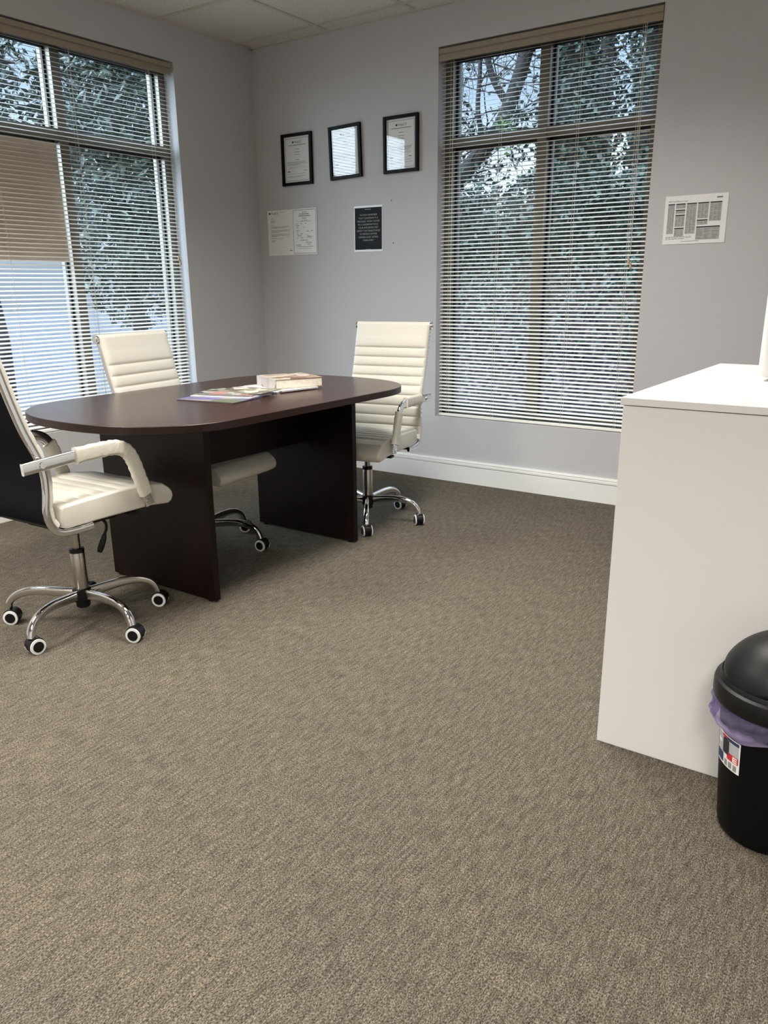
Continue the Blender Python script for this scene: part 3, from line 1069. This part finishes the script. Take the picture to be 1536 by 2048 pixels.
def certificate(xc, zc, wd, ht, label, tilt, seed):
    t = on_wall('framed_certificate', label, 'picture frame', xc, zc, tilt, 'framed certificates on the back wall')
    fw = 0.019
    q = MB()
    hw, hh = wd / 2, ht / 2
    q.box((-hw, -hh, 0), (-hw + fw, hh, 0.020)).box((hw - fw, -hh, 0), (hw, hh, 0.020))
    q.box((-hw + fw, hh - fw, 0), (hw - fw, hh, 0.020)).box((-hw + fw, -hh, 0), (hw - fw, -hh + fw, 0.020))
    q.build('frame', FRAMEBLK, t, bevel=0.002)
    iw, ih = hw - fw, hh - fw
    MB().box((-iw, -ih, 0.003), (iw, ih, 0.006)).build('certificate', PAPER, t)
    rnd = random.Random(seed)
    q = MB()
    z = 0.0068
    bw = 0.0022
    e = 0.010
    for a in ((-iw + e, ih - e - bw, iw - e, ih - e), (-iw + e, -ih + e, iw - e, -ih + e + bw), (-iw + e, -ih + e, -iw + e + bw, ih - e), (iw - e - bw, -ih + e, iw - e, ih - e)):
        q.quad(*a, z, 0)
    q.quad(-0.040, ih - 0.040, -0.028, ih - 0.028, z, 1)
    q.quad(-iw + 0.035, ih - 0.054, iw - 0.035, ih - 0.050, z, 0)
    for k, (ww, yy) in enumerate(((0.018, 0.075), (0.022, 0.093), (0.020, 0.108), (0.016, 0.140))):
        q.quad(-ww, ih - yy - 0.003, ww, ih - yy, z, 0)
    lines(q, -iw + 0.022, iw - 0.02, ih - 0.152, 0.0026, 4, 0.0065, 0, rnd, z=z)
    lines(q, -iw + 0.028, iw - 0.03, ih - 0.182, 0.0022, 3, 0.0062, 2, rnd, z=z)
    q.quad(-iw + 0.022, -ih + 0.066, -iw + 0.048, -ih + 0.071, z, 1)
    q.quad(iw - 0.055, -ih + 0.068, iw - 0.032, -ih + 0.0705, z, 1)
    q.quad(-iw + 0.022, -ih + 0.052, iw - 0.04, -ih + 0.0535, z, 0)
    lines(q, -iw + 0.022, iw - 0.02, -ih + 0.040, 0.0022, 2, 0.006, 0, rnd, z=z)
    q.build('printing', [INKGREY, INK, INKLIGHT], t)
    text_obj('heading', 'WebCE', 0.020, INK, t, (-0.025, ih - 0.041, z))
    MB().box((-iw, -ih, 0.010), (iw, ih, 0.0125)).build('glass', PIC_GLASS, t)
    return t


certificate(-3.755, 2.0345, 0.260, 0.317, 'black framed certificate nearest the room corner, no window reflection in it', 0.0, 11)
certificate(-3.3515, 2.0425, 0.252, 0.314, 'black framed certificate in the middle, slightly crooked, striped window reflection', -0.032, 12)
certificate(-2.9265, 2.0485, 0.253, 0.319, 'black framed certificate nearest the right window', -0.003, 13)

# letter sheet
t = on_wall('letter_sheet', 'white letter with small logo heading taped up at the room corner', 'paper', -3.934, 1.5825, 0.004)
hw, hh = 0.115, 0.147
MB().box((-hw, -hh, 0.0005), (hw, hh, 0.0030)).build('sheet', PAPER, t)
q = MB(); rnd = random.Random(5); z = 0.0036
q.lathe([(0.0075, 0), (0.0075, 0.0002)], 12, 0, c=(-0.094, 0.128, z))
q.quad(0.0, 0.131, 0.05, 0.133, z, 1)
lines(q, -0.085, -0.05, 0.095, 0.0025, 1, 0.006, 1, rnd, z=z)
lines(q, -0.085, -0.035, 0.083, 0.0028, 3, 0.007, 1, rnd, z=z)
lines(q, -0.085, -0.045, 0.053, 0.0024, 1, 0.006, 1, rnd, 0.0, z=z)
lines(q, -0.085, 0.085, 0.042, 0.0028, 2, 0.0068, 1, rnd, 0.05, z=z)
lines(q, -0.085, 0.088, 0.020, 0.0028, 3, 0.0068, 1, rnd, 0.05, z=z)
lines(q, -0.085, 0.085, -0.007, 0.0028, 3, 0.0068, 1, rnd, 0.05, z=z)
lines(q, -0.085, 0.08, -0.034, 0.0026, 1, 0.006, 1, rnd, 0.0, z=z)
lines(q, -0.085, -0.04, -0.048, 0.0028, 2, 0.006, 1, rnd, z=z)
q.quad(-0.105, -0.1165, 0.075, -0.1155, z, 2); q.quad(0.080, -0.1185, 0.104, -0.1145, z, 0)
q.quad(-0.105, -0.1275, 0.055, -0.1265, z, 2)
q.build('printing', [INK, INKGREY, INKLIGHT], t)
text_obj('heading', 'Web', 0.022, INKBLUE, t, (-0.083, 0.121, z))
text_obj('heading', 'CE', 0.022, mat('faded_red_ink', (0.38, 0.10, 0.12), 0.7), t, (-0.040, 0.121, z))

t = on_wall('certificate_sheet', 'white sheet with black border and signature taped beside the letter', 'paper', -3.7135, 1.583, 0.004)
hw, hh = 0.1075, 0.1465
MB().box((-hw, -hh, 0.0035), (hw, hh, 0.0055)).build('sheet', PAPER, t)
q = MB(); rnd = random.Random(6); z = 0.0061
bx, by, bw = hw - 0.007, hh - 0.007, 0.0028
for a in ((-bx, by - bw, bx, by), (-bx, -by, bx, -by + bw), (-bx, -by, -bx + bw, by), (bx - bw, -by, bx, by)):
    q.quad(*a, z, 0)
for ww, yy, hh2 in ((0.022, 0.126, 0.004), (0.042, 0.115, 0.006), (0.050, 0.103, 0.006), (0.020, 0.090, 0.003), (0.020, 0.083, 0.003), (0.03, 0.072, 0.003)):
    xx = -ww
    while xx < ww:
        d2 = rnd.uniform(0.008, 0.016); q.quad(xx, yy - hh2, min(xx + d2, ww), yy, z, 1); xx += d2 + 0.0025
q.quad(-0.065, 0.064, 0.06, 0.0655, z, 1)
for xx, yy, ww in ((-0.075, 0.052, 0.016), (-0.035, 0.052, 0.014), (0.005, 0.053, 0.012), (-0.075, 0.040, 0.028), (-0.07, 0.027, 0.016), (-0.01, 0.030, 0.01), (-0.075, 0.010, 0.028), (-0.07, 0.0, 0.012), (0.02, 0.004, 0.02), (0.055, 0.006, 0.016), (-0.07, -0.013, 0.014), (-0.04, -0.012, 0.022), (-0.065, -0.024, 0.036), (-0.07, -0.037, 0.012), (-0.038, -0.037, 0.024), (-0.04, -0.053, 0.066), (0.005, -0.068, 0.055), (0.02, -0.079, 0.03), (-0.075, -0.084, 0.04)):
    q.quad(xx, yy - 0.0035, xx + ww, yy, z, 1)
q.quad(-0.075, -0.0965, 0.075, -0.094, z, 1); q.quad(-0.06, -0.108, 0.055, -0.106, z, 1)
sig = [(0.020, -0.040), (0.026, -0.022), (0.030, -0.040), (0.036, -0.026), (0.040, -0.038), (0.047, -0.028), (0.050, -0.045), (0.058, -0.032), (0.072, -0.034)]
q.sweep([(a, c, z + 0.0004) for a, c in sig], circ(0.0010, 4))
q.build('printing', [INKGREY, INKGREY], t)

# quote poster
t = on_wall('quote_poster', 'black quote poster with pale capital lettering and white margin', 'poster', -3.185, 1.578, 0.006)
hw, hh = 0.1115, 0.1385
MB().box((-hw, -hh, 0.0005), (hw, hh, 0.0030)).build('sheet', PAPERL, t)
MB().quad(-hw + 0.006, -hh + 0.012, hw - 0.004, hh - 0.012, 0.0035).build('black_panel', POSTERBLK, t)
text_obj('lettering', '"ALWAYS REMEMBER\nTHAT LEADERSHIP IS A\nPRIVILEGE. WHEN YOU\'RE\nIN A LEADERSHIP ROLE,\nYOUR INFLUENCE MAY\nAFFECT THE TRAJECTORIES\nOF PEOPLE\'S ENTIRE\nCAREERS AND, OFTEN,\nTHEIR LIVES."', 0.0150, POSTERTXT, t, (0.002, 0.078, 0.0041), 'CENTER', 1.0, 1.27)
q = MB(); q.quad(-0.024, 0.1145, 0.024, 0.1175, 0.0041); q.quad(-0.022, -0.1262, 0.022, -0.1242, 0.0041)
q.build('rule', POSTERTXT, t)

# tax reference sheet
t = on_wall('reference_sheet', 'white landscape tax reference sheet of grey tables on the right wall section', 'paper', -1.1545, 1.5335, -0.006)
hw, hh = 0.1525, 0.1155
MB().box((-hw, -hh, 0.0005), (hw, hh, 0.0030)).build('sheet', PAPERL, t)
q = MB(); rnd = random.Random(9); z = 0.0036
cols = [(-0.137, -0.106, [(0.078, -0.065)]), (-0.101, -0.057, [(0.078, 0.054), (0.050, 0.030), (0.027, -0.032), (-0.036, -0.076)]),
        (-0.052, -0.008, [(0.078, -0.066)]), (-0.003, 0.042, [(0.078, 0.002), (-0.002, -0.026)]), (0.047, 0.090, [(0.078, -0.012)]), (-0.003, 0.090, [(-0.033, -0.094)])]
cols = [(a + 0.02, c + 0.038 if c > 0.08 else c + 0.02 + 0.01, d) for a, c, d in [(a, c, d) for a, c, d in cols]]
cols = [(-0.136, -0.103, [(0.078, -0.065)]), (-0.097, -0.050, [(0.078, 0.054), (0.049, 0.029), (0.025, -0.032), (-0.037, -0.078)]),
        (-0.044, 0.005, [(0.078, -0.068)]), (0.011, 0.063, [(0.078, 0.002), (-0.003, -0.028)]), (0.069, 0.125, [(0.078, -0.012)]), (0.011, 0.125, [(-0.035, -0.098)])]
for a, c, blocks in cols:
    for top_, bot_ in blocks:
        q.quad(a, bot_, c, top_, z, 0)
        q.quad(a, top_ - 0.0055, c, top_, z + 0.0003, 1)
        yy = top_ - 0.011
        while yy > bot_ + 0.004:
            for seg in range(3):
                w3 = (c - a) / 3
                if rnd.random() < 0.85:
                    q.quad(a + seg * w3 + 0.002, yy - 0.0022, a + seg * w3 + w3 * rnd.uniform(0.5, 0.95), yy, z + 0.0003, 2)
            yy -= 0.0052
q.quad(0.098, 0.094, 0.126, 0.101, z, 2)
lines(q, -0.137, -0.005, -0.079, 0.0022, 3, 0.0052, 2, rnd, 0.1, z=z)
q.quad(-0.06, -0.104, 0.03, -0.102, z, 2)
q.build('tables', [mat('table_grey', (0.40, 0.39, 0.38), 0.7), INK, INKGREY], t)
text_obj('heading', '2023 Tax Reference Guide', 0.0088, INK, t, (-0.136, 0.086, z))

# two old screw holes left in the wall
for i, (hx, hz, lb) in enumerate(((-3.004, 1.735, 'small chipped nail hole in the wall to the upper right of the quote poster'), (-2.991, 1.485, 'small chipped nail hole in the wall to the lower right of the quote poster'))):
    o = MB().lathe([(0.0005, 0.0), (0.004, 0.0003), (0.0055, 0.0012), (0.002, 0.0004)], 9).build('nail_hole', mat('wall_chip', (0.22, 0.21, 0.20), 0.9))
    o.location = (hx, YB - 0.0002, hz); o.rotation_euler = (PI / 2, 0, 0)
    tag(o, lb, 'mark')


# ------------------------------------------------------------------ reading matter on the table
def magazine(x, y, z, rz, wd, dp, th, label, cov, edge=PAPER, curl=0.0):
    t = thing('magazine', label, 'magazine', (x, y, z), rz, 'magazines on the oval table')
    n = 10
    def sheet(z0, z1, sh):
        vs, fs = [], []
        for i in range(n + 1):
            u = -wd / 2 + sh + (wd - 2 * sh) * i / n
            lift = curl * (max(0, abs(u) / (wd / 2) - 0.55) ** 2) * 4 * (1 if u > 0 else 0.5)
            for v in (-dp / 2 + sh, dp / 2 - sh):
                vs += [(u, v, z0 + lift), (u, v, z1 + lift)]
        for i in range(n):
            a, c = i * 4, (i + 1) * 4
            fs += [(a, c, c + 1, a + 1), (a + 2, a + 3, c + 3, c + 2), (a + 1, c + 1, c + 3, a + 3), (a, a + 2, c + 2, c)]
        fs += [(0, 1, 3, 2), (n * 4, n * 4 + 2, n * 4 + 3, n * 4 + 1)]
        return MB().add(vs, fs)
    sheet(0.0, th * 0.86, 0.0015).build('pages', edge, t)
    sheet(th * 0.86, th, 0.0).build('cover', cov, t)
    return t


C1 = cover_mat('cover_violet', [(0.10, 0.10, 0.32), (0.13, 0.12, 0.36), (0.30, 0.24, 0.22), (0.12, 0.15, 0.10)], 9, 3)
C2 = cover_mat('cover_white', [(0.70, 0.69, 0.70), (0.62, 0.62, 0.68), (0.75, 0.72, 0.70)], 6, 5)
C3 = cover_mat('cover_picture', [(0.12, 0.12, 0.09), (0.45, 0.43, 0.38), (0.05, 0.045, 0.04), (0.45, 0.22, 0.20), (0.20, 0.26, 0.22), (0.04, 0.04, 0.04)], 26, 8)
C4 = cover_mat('cover_bluewhite', [(0.62, 0.66, 0.74), (0.70, 0.72, 0.76), (0.55, 0.58, 0.66)], 5, 2)
C5 = cover_mat('cover_green', [(0.30, 0.28, 0.20), (0.52, 0.50, 0.40), (0.16, 0.13, 0.10), (0.60, 0.60, 0.50), (0.22, 0.20, 0.15)], 17, 4)
C6 = cover_mat('cover_book', [(0.52, 0.45, 0.36), (0.32, 0.19, 0.12), (0.62, 0.57, 0.50), (0.40, 0.28, 0.19), (0.58, 0.50, 0.49), (0.22, 0.13, 0.09)], 19, 6)
magazine(-2.545, 2.425, TZ, D(8), 0.300, 0.215, 0.0045, 'magazine with a violet-blue cover nearest the viewer in the fan on the oval table', C1, mat('dark_pages', (0.12, 0.11, 0.10), 0.7))
magazine(-2.565, 2.520, TZ + 0.0048, D(14), 0.300, 0.215, 0.0045, 'white-edged magazine lying on the violet-blue one', C2, curl=0.002)
magazine(-2.575, 2.545, TZ + 0.0112, D(15), 0.285, 0.210, 0.0065, 'magazine with a dark patterned picture cover on top of the white-edged one', C3, mat('grey_pages', (0.30, 0.28, 0.26), 0.7))
magazine(-2.530, 2.590, TZ + 0.0180, D(11), 0.230, 0.165, 0.0035, 'small brown and cream magazine on top of the fan of magazines', C5)
magazine(-2.600, 2.800, TZ, D(-8), 0.310, 0.215, 0.005, 'pale blue-white magazine partly under the thick book', C4)
magazine(-2.565, 2.835, TZ + 0.0052, D(-11), 0.300, 0.215, 0.0055, 'white booklet directly under the thick book', C2)
t = thing('book', 'thick paperback catalogue with a brown and cream cover on the oval table', 'book', (-2.545, 2.875, TZ + 0.0112), D(-25))
MB().box((-0.110, -0.114, 0.0025), (0.1115, 0.1175, 0.0425)).build('pages', PAGES, t, bevel=0.002)
q = MB()
q.box((-0.1145, -0.1185, 0.0), (0.1145, 0.1185, 0.0022)).box((-0.1145, -0.1185, 0.0428), (0.1145, 0.1185, 0.0450)).box((-0.1145, -0.1185, 0.0022), (0.1145, -0.1165, 0.0428))
q.build('cover', C6, t)


# ------------------------------------------------------------------ outdoors
def bank_z(x, y):
    k = min(1, max(0, (y - 5.3) / 3.6))
    g = min(1, max(0, (x + 7.8) / 2.0))
    g = g * g * (3 - 2 * g)
    return -0.34 + g * (0.22 + 1.75 * k * k * (3 - 2 * k) + 0.05 * math.sin(x * 2.3 + y) + 0.04 * math.sin(y * 3.1 - x))
q = MB()
nx_, ny_ = 46, 36
vs = []
for j in range(ny_ + 1):
    for i in range(nx_ + 1):
        px, py = -11 + 14 * i / nx_, 4.75 + 9 * j / ny_
        vs.append((px, py, bank_z(px, py)))
fs = [(j * (nx_ + 1) + i, j * (nx_ + 1) + i + 1, (j + 1) * (nx_ + 1) + i + 1, (j + 1) * (nx_ + 1) + i) for j in range(ny_) for i in range(nx_)]
q.add(vs, fs)
tag(q.build('earth_bank', LITTER, smooth=80), 'sloping bank covered with brown leaf litter outside the right window', 'ground', kind='structure')
tag(MB().box((-45, -18, -0.30), (-6.6, 40, -0.14)).box((-6.6, -18, -0.30), (XL - WT - 0.02, 4.72, -0.14)).build('pavement', PAVE), 'pale pavement outside the left window', 'ground', kind='structure')


def leaf_quads(mb, c, size, rnd, mi=0, aspect=0.6):
    a, e = rnd.uniform(0, 2 * PI), rnd.uniform(-1.1, 1.1)
    u = Vector((math.cos(a) * math.cos(e), math.sin(a) * math.cos(e), math.sin(e)))
    h = Vector((rnd.gauss(0, 1), rnd.gauss(0, 1), rnd.gauss(0, 1)))
    v = u.cross(h).normalized()
    nn = u.cross(v)
    s = size * rnd.uniform(0.7, 1.3)
    c = Vector(c)
    p = [c - u * s, c + v * s * aspect + nn * s * 0.12, c + u * s, c - v * s * aspect + nn * s * 0.12]
    mb.add(p, [(0, 1, 2), (0, 2, 3)], mi)


def limb(mb, pts, r0, r1, sides=7):
    n = len(pts)
    mb.sweep(pts, circ(1.0, sides), scale=[r0 + (r1 - r0) * i / (n - 1) for i in range(n)])


def twig(mb, tips, p, d, r, ln, depth, rnd):
    pts = [p]
    for k in range(4):
        d = (d + Vector((rnd.gauss(0, 0.16), rnd.gauss(0, 0.16), rnd.gauss(0.03, 0.14)))).normalized()
        pts.append(pts[-1] + d * ln / 4)
    limb(mb, pts, r, r * 0.5, 4 if depth < 2 else 5)
    tips += pts[2:]
    if depth > 0:
        for k in range(rnd.choice((2, 3, 3))):
            i = rnd.choice((1, 2, 3, 4))
            dd = (d + Vector((rnd.gauss(0, 0.6), rnd.gauss(0, 0.5), rnd.gauss(0.05, 0.5)))).normalized()
            twig(mb, tips, pts[i], dd, r * 0.55, ln * 0.72, depth - 1, rnd)


# bare leaning tree
rnd = random.Random(21)
t = thing('bare_tree', 'leaning bare tree with thin dark branches outside the left half of the right window', 'tree', (-5.3, 8.4, bank_z(-5.3, 8.4)))
base = Vector(t.location)
def L_(p): return Vector(p) - base
q = MB(); tips = []
trunk = spline([tuple(L_(p)) for p in ((-5.3, 8.4, base.z - 0.1), (-5.02, 8.4, 2.10), (-4.68, 8.45, 2.50), (-4.38, 8.5, 2.83), (-4.20, 8.5, 3.19), (-4.05, 8.5, 3.63), (-3.9, 8.5, 4.3), (-3.8, 8.5, 5.2))], 5)
limb(q, trunk, 0.10, 0.06, 9)
for a, c2, r in (((-4.26, 8.5, 3.05), [(-4.42, 8.4, 3.35), (-4.55, 8.4, 3.8), (-4.8, 8.35, 4.4)], 0.045), ((-4.5, 8.45, 2.68), [(-4.52, 8.3, 3.0), (-4.48, 8.25, 3.5), (-4.55, 8.2, 4.3)], 0.035), ((-4.8, 8.42, 2.35), [(-5.0, 8.4, 2.75), (-5.1, 8.4, 3.3), (-5.2, 8.4, 4.0)], 0.035)):
    pts = spline([tuple(L_(p)) for p in [a] + c2], 4)
    limb(q, pts, r, r * 0.45, 6)
    for k in range(2, len(pts), 2):
        for _ in range(2):
            dd = Vector((rnd.gauss(-0.1, 0.7), rnd.gauss(0, 0.4), rnd.gauss(0.1, 0.5))).normalized()
            twig(q, tips, Vector(pts[k]), dd, 0.009, rnd.uniform(0.4, 0.75), 2, rnd)
for k in range(6, len(trunk) - 4, 2):
    for _ in range(2):
        dd = Vector((rnd.gauss(-0.2, 0.8), rnd.gauss(0, 0.4), rnd.gauss(0.1, 0.5))).normalized()
        twig(q, tips, Vector(trunk[k]), dd, 0.011, rnd.uniform(0.4, 0.7), 3, rnd)
q.build('branches', BARK, t, smooth=60)
q = MB()
for p in tips:
    zz = p.z + base.z
    pr = 0.8 if zz < 3.0 else (0.55 if zz < 3.3 else 0.16)
    if rnd.random() < pr:
        leaf_quads(q, p + Vector((rnd.gauss(0, 0.04), rnd.gauss(0, 0.05), rnd.gauss(0, 0.04))), 0.030, rnd)
q.build('leaves', IVY, t)
q = MB()
for k in range(90):
    leaf_quads(q, (-4.13 + rnd.gauss(0, 0.06) - base.x, 8.2 + rnd.gauss(0, 0.08) - base.y, 2.72 + rnd.gauss(0, 0.09) - base.z), 0.030, rnd)
tag(q.build('fresh_leaves', LEAFY, t), label='patch of bright green leaves')


def ivy_tree(loc, label, r_tr, z_top, dens, spread, seed, lean=0.0):
    rnd = random.Random(seed)
    zb = bank_z(*loc)
    t = thing('ivy_tree', label, 'tree', (loc[0], loc[1], zb))
    q = MB()
    pts = [(lean * k / 6 + 0.03 * math.sin(k * 2 + seed), 0.03 * math.cos(k * 1.7), -0.15 + (z_top - zb + 0.15) * k / 6) for k in range(7)]
    limb(q, spline(pts, 4), r_tr, r_tr * 0.7, 10)
    tips = []
    for k in range(14):
        h = rnd.uniform(0.3, 1.0)
        dd = Vector((rnd.gauss(0, 0.8), rnd.gauss(0, 0.5), rnd.gauss(0.2, 0.4))).normalized()
        twig(q, tips, Vector((lean * h, 0, (z_top - zb) * h)), dd, 0.018, rnd.uniform(0.5, 0.8), 1, rnd)
    q.build('trunk', BARK, t, smooth=60)
    q = MB()
    for k in range(dens):
        h = rnd.uniform(0.0, 1.0)
        a = rnd.uniform(0, 2 * PI)
        rr = r_tr + abs(rnd.gauss(0, spread)) * (0.6 + 0.4 * math.sin(h * 9 + seed))
        leaf_quads(q, (lean * h + rr * math.cos(a), rr * math.sin(a), h * (z_top - zb)), 0.032, rnd, aspect=0.7)
    for p in tips:
        for _ in range(3):
            leaf_quads(q, p + Vector((rnd.gauss(0, 0.09), rnd.gauss(0, 0.09), rnd.gauss(0, 0.09))), 0.034, rnd, aspect=0.7)
    q.build('foliage', IVY, t)
    return t


ivy_tree((-3.55, 8.5), 'thick ivy-covered trunk outside, left of centre in the right pane of the right window', 0.20, 5.2, 7500, 0.11, 31)
ivy_tree((-2.92, 8.9), 'slimmer ivy-hung trunk outside near the right edge of the right window', 0.12, 5.2, 3200, 0.16, 33, 0.05)
ivy_tree((-3.9, 10.2), 'loosely leafed tree outside behind the two ivy-covered trunks', 0.10, 5.8, 3800, 0.42, 35, 0.1)


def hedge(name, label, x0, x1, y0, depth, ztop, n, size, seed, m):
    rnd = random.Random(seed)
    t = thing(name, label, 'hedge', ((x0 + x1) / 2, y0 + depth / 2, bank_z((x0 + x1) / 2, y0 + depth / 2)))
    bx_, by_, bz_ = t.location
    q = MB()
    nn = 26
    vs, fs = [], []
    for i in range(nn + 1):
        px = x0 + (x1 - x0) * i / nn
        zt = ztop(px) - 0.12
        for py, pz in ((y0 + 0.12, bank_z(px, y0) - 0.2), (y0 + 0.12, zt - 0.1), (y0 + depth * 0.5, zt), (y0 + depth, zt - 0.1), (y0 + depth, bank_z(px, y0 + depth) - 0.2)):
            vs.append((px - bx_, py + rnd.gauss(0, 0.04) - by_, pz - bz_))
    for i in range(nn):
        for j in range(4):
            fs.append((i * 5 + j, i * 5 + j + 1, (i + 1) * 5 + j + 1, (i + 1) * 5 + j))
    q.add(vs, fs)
    q.build('inner_core', mat('hedge_dark', (0.012, 0.018, 0.012), 0.9), t)  # plain dark sheet forming the hedge's core behind the leaves
    q = MB()
    for k in range(n):
        px = rnd.uniform(x0, x1)
        zt = ztop(px)
        zb2 = bank_z(px, y0) - 0.05
        if rnd.random() < 0.75:
            c = (px, y0 + abs(rnd.gauss(0, 0.10)) - 0.05, rnd.uniform(zb2, zt))
        else:
            c = (px, y0 + rnd.uniform(0, depth), zt + rnd.gauss(0, 0.06))
        leaf_quads(q, (c[0] - bx_, c[1] - by_, c[2] - bz_), size, rnd, aspect=0.7)
    q.build('foliage', m, t)
    q = MB()
    for k in range(n // 2):              # ivy creeping down the slope
        px, py = rnd.uniform(x0, x1), y0 - abs(rnd.gauss(0, 0.75))
        leaf_quads(q, (px - bx_, py - by_, bank_z(px, py) + abs(rnd.gauss(0, 0.03)) - bz_), size * 0.9, rnd, aspect=0.7)
    q.build('creeping_ivy', m, t)
    return t


hedge('ivy_hedge', 'dark green ivy hedge on top of the bank outside the right window', -7.4, -1.6, 8.0, 0.9,
      lambda px: 2.10 + (0.18 if px > -4.0 else 0) + 0.07 * math.sin(px * 5), 12000, 0.034, 41, IVY)


def leafy_tree(loc, label, cz, rx, ry, rz_, n, size, seed, holes):
    rnd = random.Random(seed)
    t = thing('magnolia_tree', label, 'tree', (loc[0], loc[1], -0.14))
    q = MB()
    limb(q, [(0, 0, -0.05), (0.03, 0.02, 0.8), (0.0, -0.03, 1.7), (0.04, 0, cz + rz_ * 0.6)], 0.11, 0.04, 9)
    for k in range(26):
        a = rnd.uniform(0, 2 * PI); h = rnd.uniform(cz - rz_ * 0.6, cz + rz_ * 0.4)
        e = Vector((math.cos(a) * rx * 0.8, math.sin(a) * ry * 0.8, rnd.uniform(-0.1, 0.5)))
        limb(q, [(0, 0, h), tuple(Vector((0, 0, h)) + e * 0.5 + Vector((0, 0, 0.08))), tuple(Vector((0, 0, h)) + e)], 0.03, 0.008, 5)
    q.build('trunk', BARK, t, smooth=60)
    q = MB()
    k = 0
    while k < n:
        p = Vector((rnd.uniform(-1, 1), rnd.uniform(-1, 1), rnd.uniform(-1, 1)))
        if p.length > 1 or p.length < holes:
            continue
        c = (p.x * rx, p.y * ry, cz + p.z * rz_)
        leaf_quads(q, c, size, rnd, aspect=0.36)
        k += 1
    q.build('foliage', LEAF, t)
    return t


leafy_tree((-7.6, 6.05), 'broad dark glossy-leaved tree outside the right half of the left window', 2.75, 0.95, 0.85, 1.85, 10500, 0.058, 51, 0.15)
leafy_tree((-8.6, 4.95), 'lighter open-crowned tree outside the left half of the left window', 3.30, 0.7, 0.80, 1.1, 2600, 0.055, 53, 0.1)
